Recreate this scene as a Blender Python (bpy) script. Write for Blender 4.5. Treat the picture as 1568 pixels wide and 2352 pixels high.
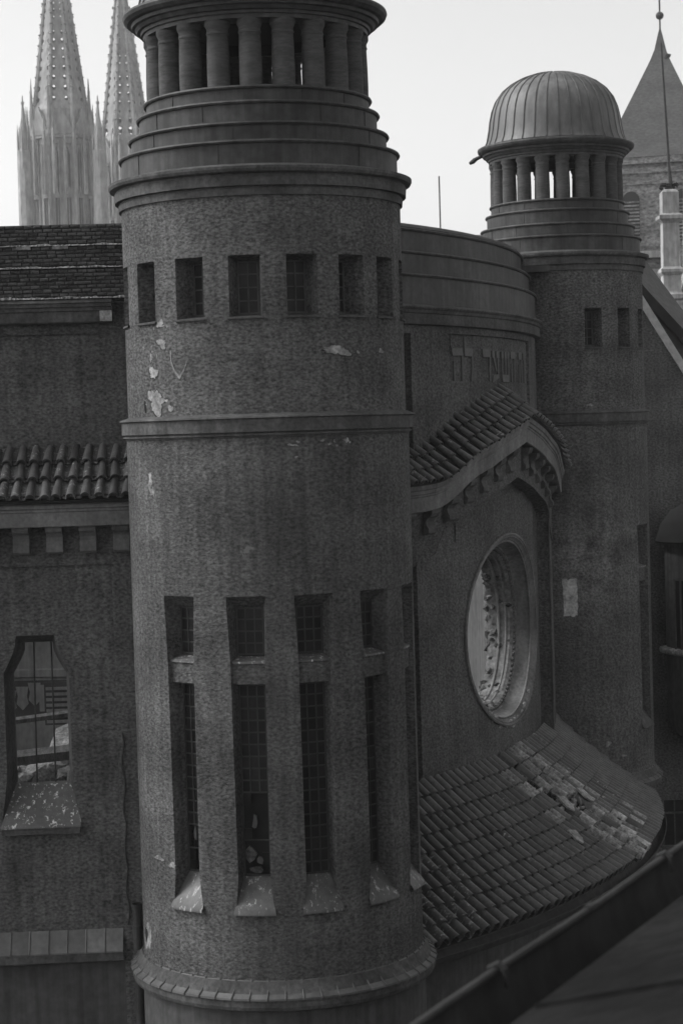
import bpy, bmesh, math, random
from math import sin, cos, tan, pi, radians as rad, degrees as deg, atan2, hypot, sqrt
from mathutils import Matrix, Vector
random.seed(7)
for o in list(bpy.data.objects): bpy.data.objects.remove(o)
S = bpy.context.scene
COL = S.collection
EYE = 13.5                       # eye height above the street; z below is given relative to the eye

# ------------------------------------------------------------------ camera
cam = bpy.data.cameras.new('camera')
co = bpy.data.objects.new('camera', cam); COL.objects.link(co)
cam.sensor_fit = 'VERTICAL'; cam.sensor_height = 36.0; cam.sensor_width = 24.0
cam.lens = 4500.0 / 2352.0 * 36.0
cam.clip_start = 0.1; cam.clip_end = 6000
co.matrix_world = Matrix.Translation((0, 0, EYE)) @ Matrix.Rotation(pi/2 - rad(2.42), 4, 'X') @ Matrix.Rotation(-rad(1.7), 4, 'Z')
cam.dof.use_dof = True; cam.dof.focus_distance = 29.0; cam.dof.aperture_fstop = 4.0
S.camera = co
# ------------------------------------------------------------------ sky (overcast, black and white film)
w = bpy.data.worlds.new('World'); S.world = w; w.use_nodes = True
nt = w.node_tree; nt.nodes.clear()
sky = nt.nodes.new('ShaderNodeTexSky'); sky.sky_type = 'NISHITA'; sky.sun_disc = False
SUN_EL, SUN_AZ = 44.0, -86.0        # azimuth from the view direction, negative = left
sky.sun_elevation = rad(SUN_EL); sky.sun_rotation = rad(SUN_AZ)
sky.air_density = 1.0; sky.dust_density = 4.0; sky.ozone_density = 1.0; sky.altitude = 300
bw = nt.nodes.new('ShaderNodeRGBToBW'); bg = nt.nodes.new('ShaderNodeBackground'); wo = nt.nodes.new('ShaderNodeOutputWorld')
nt.links.new(sky.outputs[0], bw.inputs[0]); nt.links.new(bw.outputs[0], bg.inputs[0]); nt.links.new(bg.outputs[0], wo.inputs[0])
bg.inputs[1].default_value = 0.12
# ------------------------------------------------------------------ sun behind cloud
sl = bpy.data.lights.new('sun', 'SUN'); sl.energy = 0.75; sl.angle = rad(25); sl.color = (1, 1, 1)
so = bpy.data.objects.new('sun', sl); COL.objects.link(so)
az = rad(SUN_AZ); el = rad(SUN_EL)
sd = Vector((sin(az)*cos(el), cos(az)*cos(el), sin(el)))
so.rotation_euler = sd.to_track_quat('Z', 'Y').to_euler(); so.location = (-40, -40, 60)
# ------------------------------------------------------------------ exposure
S.view_settings.view_transform = 'Standard'; S.view_settings.look = 'None'
S.view_settings.exposure = 1.30; S.view_settings.gamma = 1.0
S.view_settings.use_curve_mapping = False
S.render.engine = 'CYCLES'

# ================================================================== materials
def grey(name, base, var=0.35, nscale=1.5, fine=0.25, fscale=18, stretch=(1, 1, 1), bump=0.0, bdist=0.02, bscale=20,
         rough=0.85, metal=0.0, spec=0.3, rand=0.0, streak=0.0, drop=0.0, dropscale=6.0, blot=None, bro=.55, stain=None, dstretch=(3.2, 3.2, 1.0)):
    m = bpy.data.materials.new(name); m.use_nodes = True
    n = m.node_tree.nodes; L = m.node_tree.links; b = n['Principled BSDF']
    tc = n.new('ShaderNodeTexCoord'); mp = n.new('ShaderNodeMapping'); mp.inputs['Scale'].default_value = stretch
    vec = tc.outputs['Object']
    if rand > 0:
        oi = n.new('ShaderNodeObjectInfo'); ad = n.new('ShaderNodeVectorMath'); ad.operation = 'ADD'
        sc = n.new('ShaderNodeMath'); sc.operation = 'MULTIPLY'; sc.inputs[1].default_value = 57.0
        L.new(oi.outputs['Random'], sc.inputs[0]); L.new(vec, ad.inputs[0]); L.new(sc.outputs[0], ad.inputs[1]); vec = ad.outputs[0]
    L.new(vec, mp.inputs[0])
    def noise(scale, detail=4, src=None, ro=0.55):
        x = n.new('ShaderNodeTexNoise'); x.inputs['Scale'].default_value = scale; x.inputs['Detail'].default_value = detail
        x.inputs['Roughness'].default_value = ro; L.new(src or mp.outputs[0], x.inputs['Vector']); return x.outputs['Fac']
    def mrange(v, a, b2, lo=0.3, hi=0.7):
        x = n.new('ShaderNodeMapRange'); x.inputs[1].default_value = lo; x.inputs[2].default_value = hi
        x.inputs[3].default_value = a; x.inputs[4].default_value = b2; L.new(v, x.inputs[0]); return x.outputs[0]
    def mul(a, b2):
        x = n.new('ShaderNodeMath'); x.operation = 'MULTIPLY'; L.new(a, x.inputs[0])
        if isinstance(b2, float): x.inputs[1].default_value = b2
        else: L.new(b2, x.inputs[1])
        return x.outputs[0]
    v = mrange(noise(nscale), 1-var, 1+var)
    v = mul(v, mrange(noise(fscale, 5), 1-fine, 1+fine))
    if streak > 0:
        ms = n.new('ShaderNodeMapping'); ms.inputs['Scale'].default_value = (9, 9, 0.45); L.new(vec, ms.inputs[0])
        v = mul(v, mrange(noise(1.0, 5, ms.outputs[0]), 1-streak, 1+streak*0.6))
    if rand > 0:
        v = mul(v, mrange(oi.outputs['Random'], 1-rand, 1+rand, 0, 1))
    v = mul(v, float(base))
    if blot:                                    # pale bare plaster where the render has flaked, (amount threshold, value, scale)
        th, val, s_ = blot
        k = mrange(noise(s_, 6, None, 0.62), 0.0, 1.0, th, th+0.03)
        mx = n.new('ShaderNodeMix'); mx.data_type = 'FLOAT'; L.new(k, mx.inputs[0]); L.new(v, mx.inputs[2]); mx.inputs[3].default_value = val; v = mx.outputs[0]
    if stain:                                   # a soft pale weathering stain round one spot, (x, y, z, radius, gain)
        dn = n.new('ShaderNodeVectorMath'); dn.operation = 'DISTANCE'; dn.inputs[1].default_value = stain[:3]; L.new(vec, dn.inputs[0])
        k = mrange(dn.outputs['Value'], 1.0, 0.0, stain[3]*.25, stain[3])
        k = mul(k, mrange(noise(1.7, 6, None, .68), 0.0, 1.0, .40, .56))
        ad2 = n.new('ShaderNodeMath'); ad2.operation = 'MULTIPLY_ADD'; L.new(k, ad2.inputs[0]); ad2.inputs[1].default_value = stain[4]; ad2.inputs[2].default_value = 1.0
        v = mul(v, ad2.outputs[0])
    if drop > 0:                                # bird droppings and lime runs
        md = n.new('ShaderNodeMapping'); md.inputs['Scale'].default_value = dstretch; L.new(vec, md.inputs[0])
        k = mrange(noise(dropscale, 6, md.outputs[0], 0.7), 0.0, 1.0, 0.56, 0.66)
        mx = n.new('ShaderNodeMix'); mx.data_type = 'FLOAT'; L.new(k, mx.inputs[0]); L.new(v, mx.inputs[2]); mx.inputs[3].default_value = drop; v = mx.outputs[0]
    cc = n.new('ShaderNodeCombineColor')
    for i in range(3): L.new(v, cc.inputs[i])
    L.new(cc.outputs[0], b.inputs['Base Color'])
    b.inputs['Roughness'].default_value = rough; b.inputs['Metallic'].default_value = metal
    b.inputs['Specular IOR Level'].default_value = spec
    if bump > 0:
        bp = n.new('ShaderNodeBump'); bp.inputs['Strength'].default_value = bump; bp.inputs['Distance'].default_value = bdist
        L.new(noise(bscale, 6, None, bro), bp.inputs['Height']); L.new(bp.outputs[0], b.inputs['Normal'])
    return m

M = {}
M['stucco'] = grey('rough_stucco', .126, .26, 1.1, .62, 20, (1, 1, 1.6), 1.0, .06, 18, rough=.95, spec=.1, streak=.22, bro=.72, blot=(.69, .20, 2.4))
M['stucco2'] = grey('weathered_stucco', .106, .30, .8, .52, 20, (1, 1, 1.3), 1.0, .045, 20, rough=.95, spec=.1, streak=.18, bro=.7, blot=(.71, .15, 1.6))
M['stucco4'] = grey('stained_stucco', .105, .26, .8, .52, 20, (1, 1, 1.2), 1.0, .045, 20, rough=.95, spec=.1, streak=.18, bro=.7, stain=(.45, -1.45, EYE-2.7, 1.5, .9))
M['stucco3'] = grey('fine_stucco', .112, .30, .9, .56, 20, (1, 1, 1.5), 1.0, .05, 19, rough=.95, spec=.1, streak=.26, bro=.72, blot=(.70, .18, 2.0))
M['smooth'] = grey('smooth_render', .076, .38, 1.6, .3, 18, (1, 1, 1), .5, .02, 22, rough=.9, spec=.15, streak=.25)
M['fascia'] = grey('fascia_render', .15, .3, 1.4, .22, 18, (1, 1, 1), .4, .015, 22, rough=.9, spec=.15, streak=.25)
M['metal'] = grey('sheet_metal', .046, .4, 1.3, .25, 9, (1, 1, 1), .3, .03, 3.5, rough=.6, metal=.0, spec=.25, streak=.45)
M['lead'] = grey('lead_sheet', .078, .4, 2.0, .2, 14, (1, 1, 1), .15, .01, 9, rough=.5, spec=.4, rand=.25)
M['sillrun'] = grey('sill_metal_with_runs', .075, .2, 2.0, .25, 14, (1, 1, 1), .1, .01, 9, rough=.5, spec=.4, drop=.42, dropscale=5.0, dstretch=(3, 3, .35))
M['sill'] = grey('sill_metal', .08, .2, 2.0, .2, 14, (1, 1, 1), .1, .01, 9, rough=.5, spec=.4, drop=.62, dropscale=5.0)
M['dome'] = grey('dome_metal', .10, .35, 1.6, .12, 12, (1, 1, .6), .1, .01, 6, rough=.5, spec=.4, streak=.3)
M['column'] = grey('column_render', .07, .2, 2, .25, 9, (1, 1, 4), .5, .015, 9, rough=.9, spec=.15)
M['dark'] = grey('dark_soffit', .016, .2, 2, .1, 9, rough=.9)  # near black; also puts shade into the lantern inside and window backs
M['tile'] = grey('roof_tile', .055, .35, 5, .35, 30, (1, 1, 1), .35, .006, 40, rough=.42, spec=.55, rand=.40)
M['tilepale'] = grey('dusty_roof_tile', .21, .45, 6, .4, 24, (1, 1, 1), .5, .01, 30, rough=.9, spec=.1, rand=.40)
M['tilespot'] = grey('spotted_roof_tile', .052, .25, 5, .3, 30, (1, 1, 1), .35, .006, 40, rough=.45, spec=.5, rand=.30, drop=.35, dropscale=5)
M['tiledark'] = grey('pan_tile', .045, .35, 5, .4, 30, (1, 1, 1), .35, .006, 40, rough=.8, spec=.1, rand=.4, drop=.2, dropscale=5)  # pan tiles toned darker to paint shade between the cover tiles
M['bed'] = grey('tile_bed', .008, .3, 5, .3, 20, rough=.9)  # near black, so the shade in the gaps between tiles is painted in
M['brick'] = grey('sooty_brick', .068, .3, 5, .35, 30, (1, 1, 1), .8, .012, 35, rough=.95, spec=.1, rand=.42)
M['mortar'] = grey('mortar', .03, .4, 4, .4, 22, (1, 1, 1), .8, .02, 25, rough=1, spec=.05)
M['lime'] = grey('lime_mortar', .18, .4, 4, .5, 14, (1, 1, 1), 1, .03, 20, rough=1, spec=.05)
M['plaster'] = grey('bare_plaster', .24, .45, 6, .45, 22, (1, 1, 1), .6, .01, 30, rough=1, spec=.05)
M['whiteplaster'] = grey('fresh_plaster', .42, .3, 6, .35, 22, (1, 1, 1), .6, .01, 30, rough=1, spec=.05)
M['rubble'] = grey('rubble', .08, .45, 5, .4, 20, (1, 1, 1), .8, .02, 25, rough=1, spec=.05, rand=.45)
M['rubbledark'] = grey('sooty_rubble', .06, .5, 5, .4, 20, (1, 1, 1), .8, .02, 25, rough=1, spec=.05, rand=.6)
M['reveal'] = grey('reveal_plaster', .13, .45, 3, .35, 12, (1, 1, 1), .5, .02, 16, rough=.95, spec=.1)
M['inner'] = grey('inner_plaster', .10, .25, .5, .15, 8, (1, 1, .7), .2, .01, 12, rough=.95, spec=.1, streak=.25)
M['glass'] = grey('dark_glass', .009, .5, 4, .2, 12, rough=.4, spec=.22, rand=.7)
M['bars2'] = grey('window_frame', .075, .2, 6, .2, 20, rough=.7)
M['bars'] = grey('lead_came', .034, .2, 6, .2, 20, rough=.6)
M['iron'] = grey('iron', .03, .3, 6, .2, 20, rough=.6)
M['zinc'] = grey('old_zinc', .032, .3, 1.5, .25, 10, (1, 1, 1), .15, .01, 10, rough=.7, spec=.15, streak=.4)
M['bead'] = grey('gutter_bead', .03, .3, 1.5, .25, 10, rough=.7, spec=.2)
M['roofsheet'] = grey('roof_felt', .007, .6, 1.4, .4, 10, (1, 1, 1), .5, .03, 9, rough=.9, spec=.08, drop=.013, dropscale=1.2, dstretch=(1, 1, 1))
M['letter'] = grey('letter_render', .105, .15, 4, .15, 20, rough=.9)
M['stone'] = grey('pale_stone', .30, .3, .9, .25, 6, (1, 1, .5), .4, .05, 4, rough=.95, streak=.3)
M['limestone'] = grey('cathedral_limestone', .29, .30, .25, .3, 1.6, (1, 1, .4), .5, .2, 1.5, rough=.95)
M['church'] = grey('rubble_stone', .15, .3, .6, .75, 3.0, (1, 1, 1.8), .6, .1, 2.2, rough=.95)
M['slate'] = grey('slate_roof', .07, .2, .5, .25, 4, (1, 1, 2), .3, .05, 4, rough=.85)
M['beam'] = grey('pale_coping', .38, .25, 1.5, .2, 8, rough=.9)
M['wood'] = grey('charred_wood', .06, .5, 3, .4, 20, (4, 4, .6), .5, .02, 15, rough=.9)
M['ground'] = grey('street', .06, .3, .3, .3, 5, (1, 1, 1), .3, .02, 20, rough=.9)
M['housewall'] = grey('house_render', .06, .3, .6, .25, 6, (1, 1, 1), .4, .03, 10, rough=.9, streak=.35)

# ================================================================== helpers
class MB:
    def __init__(s): s.v = []; s.f = []
    def add(s, vs, fs):
        k = len(s.v); s.v += [tuple(p) for p in vs]; s.f += [tuple(i+k for i in f) for f in fs]
    def quad(s, a, b, c, d): s.add([a, b, c, d], [(0, 1, 2, 3)])
    def grid(s, rows, closed=False):
        n = len(rows[0]); vs = [p for r in rows for p in r]; fs = []
        for i in range(len(rows)-1):
            for j in range(n if closed else n-1):
                j2 = (j+1) % n
                fs.append((i*n+j, i*n+j2, (i+1)*n+j2, (i+1)*n+j))
        s.add(vs, fs)
    def box(s, p, q, T=None):
        x0, y0, z0 = p; x1, y1, z1 = q
        vs = [(x0,y0,z0),(x1,y0,z0),(x1,y1,z0),(x0,y1,z0),(x0,y0,z1),(x1,y0,z1),(x1,y1,z1),(x0,y1,z1)]
        if T: vs = [T(*v) for v in vs]
        s.add(vs, [(0,3,2,1),(4,5,6,7),(0,1,5,4),(1,2,6,5),(2,3,7,6),(3,0,4,7)])
    def tube(s, pts, r, n=8, cap=True):
        rows = []
        pts = [Vector(p) for p in pts]
        for i, p in enumerate(pts):
            d = (pts[min(i+1, len(pts)-1)] - pts[max(i-1, 0)]).normalized()
            u = d.orthogonal().normalized() if i == 0 else (u - d*u.dot(d)).normalized()
            v = d.cross(u); rr = r[i] if isinstance(r, (list, tuple)) else r
            rows.append([tuple(p + u*cos(2*pi*k/n)*rr + v*sin(2*pi*k/n)*rr) for k in range(n)])
        k0 = len(s.v); s.grid(rows, True)
        if cap:
            s.f.append(tuple(k0 + k for k in range(n))); s.f.append(tuple(k0 + (len(rows)-1)*n + k for k in range(n)))
    def build(s, name, mat, parent=None, smooth=False, kind=None, label=None, ang=38):
        me = bpy.data.meshes.new(name); me.from_pydata(s.v, [], s.f)
        bm = bmesh.new(); bm.from_mesh(me); bmesh.ops.remove_doubles(bm, verts=bm.verts, dist=1e-5)
        bmesh.ops.recalc_face_normals(bm, faces=bm.faces); bm.to_mesh(me); bm.free()
        me.materials.append(M[mat] if isinstance(mat, str) else mat)
        if smooth:
            me.polygons.foreach_set('use_smooth', [True]*len(me.polygons))
            me.set_sharp_from_angle(angle=rad(ang))
        return link(name, me, parent, kind, label)
def link(name, me, parent=None, kind=None, label=None):
    o = bpy.data.objects.new(name, me); COL.objects.link(o)
    if parent: o.parent = parent
    if kind: o['kind'] = kind
    if label: o['label'] = label
    return o
def tag(o, label, cat, group=None):
    o['label'] = label; o['category'] = cat; o['kind'] = 'thing'
    if group: o['group'] = group
    return o
def thing(name, label, cat, loc=(0, 0, 0), rz=0, group=None):
    o = bpy.data.objects.new(name, None); COL.objects.link(o); o.location = loc; o.rotation_euler = (0, 0, rz)
    o.empty_display_size = .2
    return tag(o, label, cat, group)
def structure(name, mb, mat):
    return mb.build(name, mat, kind='structure')
def lathe(prof, a0=0, a1=360, n=96):
    """profile of (r, z) turned about the local z axis; angle 0 looks to -y, positive to +x"""
    m = MB(); full = abs(a1-a0) >= 359.9
    A = [rad(a0 + (a1-a0)*k/n) for k in range(n if full else n+1)]
    m.grid([[(r*sin(a), -r*cos(a), z+EYE) for a in A] for r, z in prof], full)
    return m
def Z(z): return z + EYE

# ================================================================== ground
g = MB(); g.quad((-3000, -300, 0), (3000, -300, 0), (3000, 3000, 0), (-3000, 3000, 0))
structure('ground', g, 'ground')

# ================================================================== round towers
def blob_patch(R, phi, z, wdeg, h, seed, n=44, proud=.004, pts=None):
    """an irregular flake lying on a cylinder"""
    rnd = random.Random(seed); m = MB()
    if pts is None:
        ph = [rnd.uniform(0, 2*pi) for _ in range(4)]
        pts = []
        for k in range(n):
            t = 2*pi*k/n
            q = 1 + .25*sin(2*t+ph[0]) + .18*sin(3*t+ph[1]) + .12*sin(5*t+ph[2]) + .07*sin(9*t+ph[3]) + rnd.uniform(-.13, .13)
            pts.append((.5*wdeg*q*cos(t), .5*h*q*sin(t)))
    def P(u, v, pr=proud):
        a = rad(phi+u); return ((R+pr)*sin(a), -(R+pr)*cos(a), Z(z+v))
    n = len(pts)
    rings = [[P(u*f, v*f) for u, v in pts] for f in (.02, .5, 1.0)] + [[P(u*1.02, v*1.02, -.01) for u, v in pts]]
    m.grid(rings, True)
    return m

def shaft_with_windows(R, z0, z1, wins, nphi=120, zstep=.25):
    """cylinder z0..z1 with splayed recesses; wins: dicts c, w (deg), zb, zt (outer), depth, wi (inner half width, m), ib, it"""
    edges = set()
    for k in range(nphi): edges.add(round(-180 + 360*k/nphi, 3))
    for q in wins: edges = {e for e in edges if not (q['c']-q['w']/2-.6 < e < q['c']+q['w']/2+.6)} | {round(q['c']-q['w']/2+q['w']*k/4, 3) for k in range(5)}
    E = sorted(edges); E.append(E[0]+360)
    zs = {z0, z1}
    for q in wins: zs |= {z for z, _ in q.get('taper', [])}
    nz = max(1, int((z1-z0)/zstep))
    for k in range(nz+1): zs.add(round(z0+(z1-z0)*k/nz, 4))
    for q in wins: zs = {z for z in zs if min(abs(z-q['zb']), abs(z-q['zt'])) > .04 or z in (z0, z1)} | {q['zb'], q['zt']}
    zs = sorted(zs); m = MB()
    P = lambda a, z, r=R: (r*sin(rad(a)), -r*cos(rad(a)), Z(z))
    for i in range(len(E)-1):
        am = (E[i]+E[i+1])/2
        for j in range(len(zs)-1):
            zm = (zs[j]+zs[j+1])/2
            if any(abs((am-q['c']+180) % 360-180) < q['w']/2 and q['zb'] < zm < q['zt'] for q in wins): continue
            m.quad(P(E[i], zs[j]), P(E[i+1], zs[j]), P(E[i+1], zs[j+1]), P(E[i], zs[j+1]))
    for q in wins:
        c = rad(q['c']); nx, ny = sin(c), -cos(c); tx, ty = cos(c), sin(c); rp = R-q['depth']
        I = lambda x, z: (nx*rp+tx*x, ny*rp+ty*x, Z(z))
        ks = [k/4 for k in range(5)]
        oa = [q['c']-q['w']/2+q['w']*k for k in ks]; ix = [-q['wi']+2*q['wi']*k for k in ks]
        m.grid([[P(a, q['zt']) for a in oa], [I(x, q['it']) for x in ix]])
        m.grid([[P(a, q['zb']) for a in oa], [I(x, q['ib']) for x in ix]])
        zz = [z for z in zs if q['zb'] <= z <= q['zt']]
        zi = [q['ib'] + (q['it']-q['ib'])*(z-q['zb'])/(q['zt']-q['zb']) for z in zz]
        if 'taper' in q:                          # jambs draw in below the head and flare again at the sill
            def W(z):
                for (za, wa), (zb_, wb) in zip(q['taper'], q['taper'][1:]):
                    if za >= z >= zb_: return q['w']/2*(wa+(wb-wa)*(za-z)/(za-zb_))
                return q['w']/2
            eL = [q['c']-W(z) for z in zz]; eR = [q['c']+W(z) for z in zz]
            m.grid([[P(oa[0], z) for z in zz], [P(a, z) for a, z in zip(eL, zz)]]); m.grid([[P(oa[-1], z) for z in zz], [P(a, z) for a, z in zip(eR, zz)]])
        else: eL = [oa[0]]*len(zz); eR = [oa[-1]]*len(zz)
        m.grid([[P(a, z) for a, z in zip(eL, zz)], [I(-q['wi'], z) for z in zi]])
        m.grid([[P(a, z) for a, z in zip(eR, zz)], [I(q['wi'], z) for z in zi]])
    return m

PANE = {}
def pane_mesh(wd, ht):
    k = (round(wd, 3), round(ht, 3))
    if k not in PANE:
        me = bpy.data.meshes.new('pane'); t = .006
        vs = [(-wd/2, 0, -ht/2), (wd/2, 0, -ht/2), (wd/2, 0, ht/2), (-wd/2, 0, ht/2)]
        vs = vs + [(x, t, z) for x, y, z in vs]
        me.from_pydata(vs, [], [(0,1,2,3),(7,6,5,4),(0,4,5,1),(1,5,6,2),(2,6,7,3),(3,7,4,0)]); me.materials.append(M['glass']); PANE[k] = me
    return PANE[k]
def leaded_window(root, c, rp, wi, zb, zt, nx, nz, missing=0, seed=0, bars='bars'):
    """window part: came lattice, with a pane child in each cell"""
    ca = rad(c); n = Vector((sin(ca), -cos(ca), 0)); t = Vector((cos(ca), sin(ca), 0))
    def T(x, y, z): p = n*(rp - y) + t*x; return (p.x, p.y, z)
    m = MB(); b = .009
    dx = 2*wi/nx; dz = (zt-zb)/nz
    m.box((-wi, -.012, Z(zb)), (-wi+.02, .03, Z(zt)), T); m.box((wi-.02, -.012, Z(zb)), (wi, .03, Z(zt)), T)
    m.box((-wi, -.0125, Z(zt)-.02), (wi, .03, Z(zt)), T); m.box((-wi, -.0125, Z(zb)), (wi, .03, Z(zb)+.02), T)
    for k in range(1, nx): m.box((-wi+dx*k-b, -.008, Z(zb+dz*missing)), (-wi+dx*k+b, .016, Z(zt)), T)
    for k in range(1, nz):
        if k >= missing or k == missing//2: m.box((-wi, -.010, Z(zb+dz*k)-b), (wi, .014, Z(zb+dz*k)+b), T)
    o = m.build('window', bars, root)
    rnd = random.Random(seed*31+int(c*10))
    for i in range(nx):
        for j in range(nz):
            if j < missing and rnd.random() < .75: continue
            p = link('pane', pane_mesh(dx-.012, dz-.012), o)
            x = -wi+dx*(i+.5); q = n*(rp-.004) + t*x
            p.matrix_local = Matrix.Translation((q.x, q.y, Z(zb+dz*(j+.5)))) @ Matrix.Rotation(ca, 4, 'Z') @ Matrix.Rotation(rnd.uniform(-.02, .02), 4, 'X') @ Matrix.Rotation(rnd.uniform(-.02, .02), 4, 'Z')
    bk = MB()                                    # dark sheet standing in for the unlit room behind the lights
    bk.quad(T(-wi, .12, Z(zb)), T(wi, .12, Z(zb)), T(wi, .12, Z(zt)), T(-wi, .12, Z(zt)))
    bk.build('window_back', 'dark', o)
    return o

def lathe_part(root, name, prof, mat, n=128, smooth=True, a0=0, a1=360): return lathe(prof, a0, a1, n).build(name, mat, root, smooth, ang=22 if name != 'dome' else 38)

def round_tower(label, X, Y, k, upper, lower, seed, lower_w, skirt, ncol, cph):
    b = atan2(-X, Y)
    root = thing('round_tower', label, 'tower', (X, Y, 0), b, 'domed towers of the round hall')
    s = lambda prof: [(r*k, z) for r, z in prof]
    Ru, Rl = 1.874*k, 1.905*k
    uw = [dict(c=c, w=12.6, zb=1.446, zt=2.225, depth=.34, wi=.135*k+.0, ib=1.50, it=2.175) for c in upper]
    lw = [dict(c=c, w=lower_w, zb=-6.12, zt=-2.08, depth=.25, wi=.178*k, ib=-5.74, it=-2.24, taper=[(-2.08, 1.0), (-2.95, .86), (-5.70, .81), (-6.12, .97)]) for c in lower]
    shaft_with_windows(Ru, .16, 3.0, uw).build('upper_shaft', 'stucco', root, True)
    shaft_with_windows(Rl, -7.05, -.03, lw).build('lower_shaft', 'stucco3' if seed == 1 else 'stucco4', root, True)
    # belt course
    lathe_part(root, 'belt_course', s([(1.86, .235), (1.985, .195), (1.996, .175), (1.965, .16), (1.968, .0), (1.925, .004), (1.925, -.02), (1.948, -.024), (1.948, -.045), (1.915, -.05), (1.915, -.07), (1.89, -.08)]), 'smooth')
    # main cornice
    lathe_part(root, 'cornice', s([(1.86, 2.965), (1.905, 2.97), (1.912, 3.05), (1.90, 3.058), (1.90, 3.078), (1.955, 3.085), (1.962, 3.20), (1.95, 3.21), (1.95, 3.232), (2.02, 3.25), (2.038, 3.285), (2.038, 3.318), (1.84, 3.37)]), 'smooth')
    # stepped metal attic
    for r, zb, zt in ((1.862, 3.345, 3.665), (1.725, 3.64, 3.915), (1.607, 3.89, 4.20), (1.507, 4.18, 4.405)):
        lathe_part(root, 'attic_step', s([(r-.012, zb), (r-.012, zt-.045), (r+.018, zt-.042), (r+.03, zt-.022), (r+.02, zt), (r-.03, zt+.008), (r-.16, zt+.012)]), 'metal')
        rnd = random.Random(seed+int(r*100))     # folded seams of the sheets, barely proud
        for q in range(6):
            a = rad(-95+q*38+rnd.uniform(-14, 14)); rr = r*k-.009; o = MB()
            def T(x, y, z): return (sin(a)*(rr+y)+cos(a)*x, -cos(a)*(rr+y)+sin(a)*x, z)
            o.box((-.006, -.02, Z(zb+.01)), (.006, .0045, Z(zt-.05)), T); o.build('sheet_seam', 'metal', root)
    lathe_part(root, 'lantern_floor', [(1.50*k, 4.40), (.02, 4.46)], 'dark')  # near-black floor and ceiling put the lantern's inner shade into colour
    # columns of the lantern
    for q in range(ncol):
        a = rad(cph+360/ncol*q); cx, cy = 1.345*k*sin(a), -1.345*k*cos(a)
        m = MB(); pr = [(.147, 4.40), (.149, 4.6), (.145, 4.85), (.137, 5.07), (.139, 5.075), (.147, 5.085), (.147, 5.105), (.139, 5.115), (.140, 5.15), (.158, 5.185), (.166, 5.20), (.166, 5.27)]
        kk = .5+.5*k
        m.grid([[(cx+r*kk*cos(t*pi/9), cy+r*kk*sin(t*pi/9), Z(z)) for t in range(18)] for r, z in pr], True)
        m.build('column', 'column', root, True)
    # entablature ring and soffit
    lathe_part(root, 'entablature', s([(1.13, 5.26), (1.50, 5.255), (1.505, 5.305), (1.535, 5.31), (1.54, 5.35), (1.58, 5.355), (1.61, 5.40), (1.65, 5.41), (1.66, 5.45), (1.71, 5.462), (1.755, 5.50), (1.772, 5.54), (1.765, 5.568), (1.74, 5.58), (1.60, 5.60)]), 'metal')
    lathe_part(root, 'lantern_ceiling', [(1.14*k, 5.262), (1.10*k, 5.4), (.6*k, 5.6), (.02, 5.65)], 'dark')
    # dome with standing seams
    dp = [(1.60, 5.61), (1.545, 5.72), (1.50, 5.92), (1.47, 6.12), (1.42, 6.32), (1.33, 6.52), (1.18, 6.70), (.98, 6.84), (.74, 6.95), (.46, 7.03), (.2, 7.07), (.001, 7.08)]
    lathe_part(root, 'dome', s(dp), 'dome')
    for q in range(36):
        a = rad(10*q+3); pts = [((r*k+.006)*sin(a), -(r*k+.006)*cos(a), Z(z+.004)) for r, z in dp[:-1]]
        m = MB(); m.tube(pts, .012, 4); m.build('dome_seam', 'dome', root)
    # windows
    for c in upper: 
        leaded_window(root, c, Ru-.335, .135*k, 1.50, 2.175, 2, 4, 0, seed, 'bars2')
        m = lathe([(Ru-.33, 1.50), (Ru+.028, 1.448), (Ru+.028, 1.425), (Ru-.02, 1.42)], c-6.9, c+6.9, 8); m.build('window_sill', 'smooth', root)
    for i, c in enumerate(lower):
        rp = Rl-.245; wi = .178*k
        miss = {0: 4, 1: 7}.get(i, 0) if seed == 1 else 0
        leaded_window(root, c, rp, wi, -2.85, -2.24, 3, 4, 0, seed)
        leaded_window(root, c, rp, wi, -5.70, -3.23, 3, 16, miss, seed)
        half = lower_w/2*.86
        m = lathe([(rp-.01, -2.86), (Rl-.045, -2.915), (Rl-.042, -2.94), (rp, -2.955)], c-half*.98, c+half*.98, 6); m.build('window_sill', 'sill', root)
        m = MB(); h2 = half
        A = [c-h2+2*h2*j/6 for j in range(7)]
        rows = [[(r*sin(rad(a)), -r*cos(rad(a)), Z(z)) for a in A] for r, z in ((rp, -2.93), (Rl-.065, -2.945), (Rl-.065, -3.205), (rp, -3.225))]
        m.grid(rows)
        for e in (0, -1): m.add([rw[e] for rw in rows], [(0, 1, 2, 3)])
        m.build('window_transom', 'stucco3', root)
        # flared metal sill
        ti = deg(atan2(wi*1.04, rp)); to = lower_w/2+.2
        rows = []
        for f, (r, z) in zip((0, .33, .67, 1, 1.01, 1.0), ((rp+.0, -5.70), (rp+.10, -5.84), (rp+.20, -5.98), (Rl+.055, -6.12), (Rl+.057, -6.15), (Rl-.02, -6.16))):
            h = ti+(to-ti)*min(f, 1); rows.append([(r*sin(rad(c-h+2*h*j/8)), -r*cos(rad(c-h+2*h*j/8)), Z(z)) for j in range(9)])
        m = MB(); m.grid(rows); m.build('flared_sill', 'sillrun' if seed == 1 else 'smooth', root, True)
    # skirt of lead sheets round the foot
    nsh = 56
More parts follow.
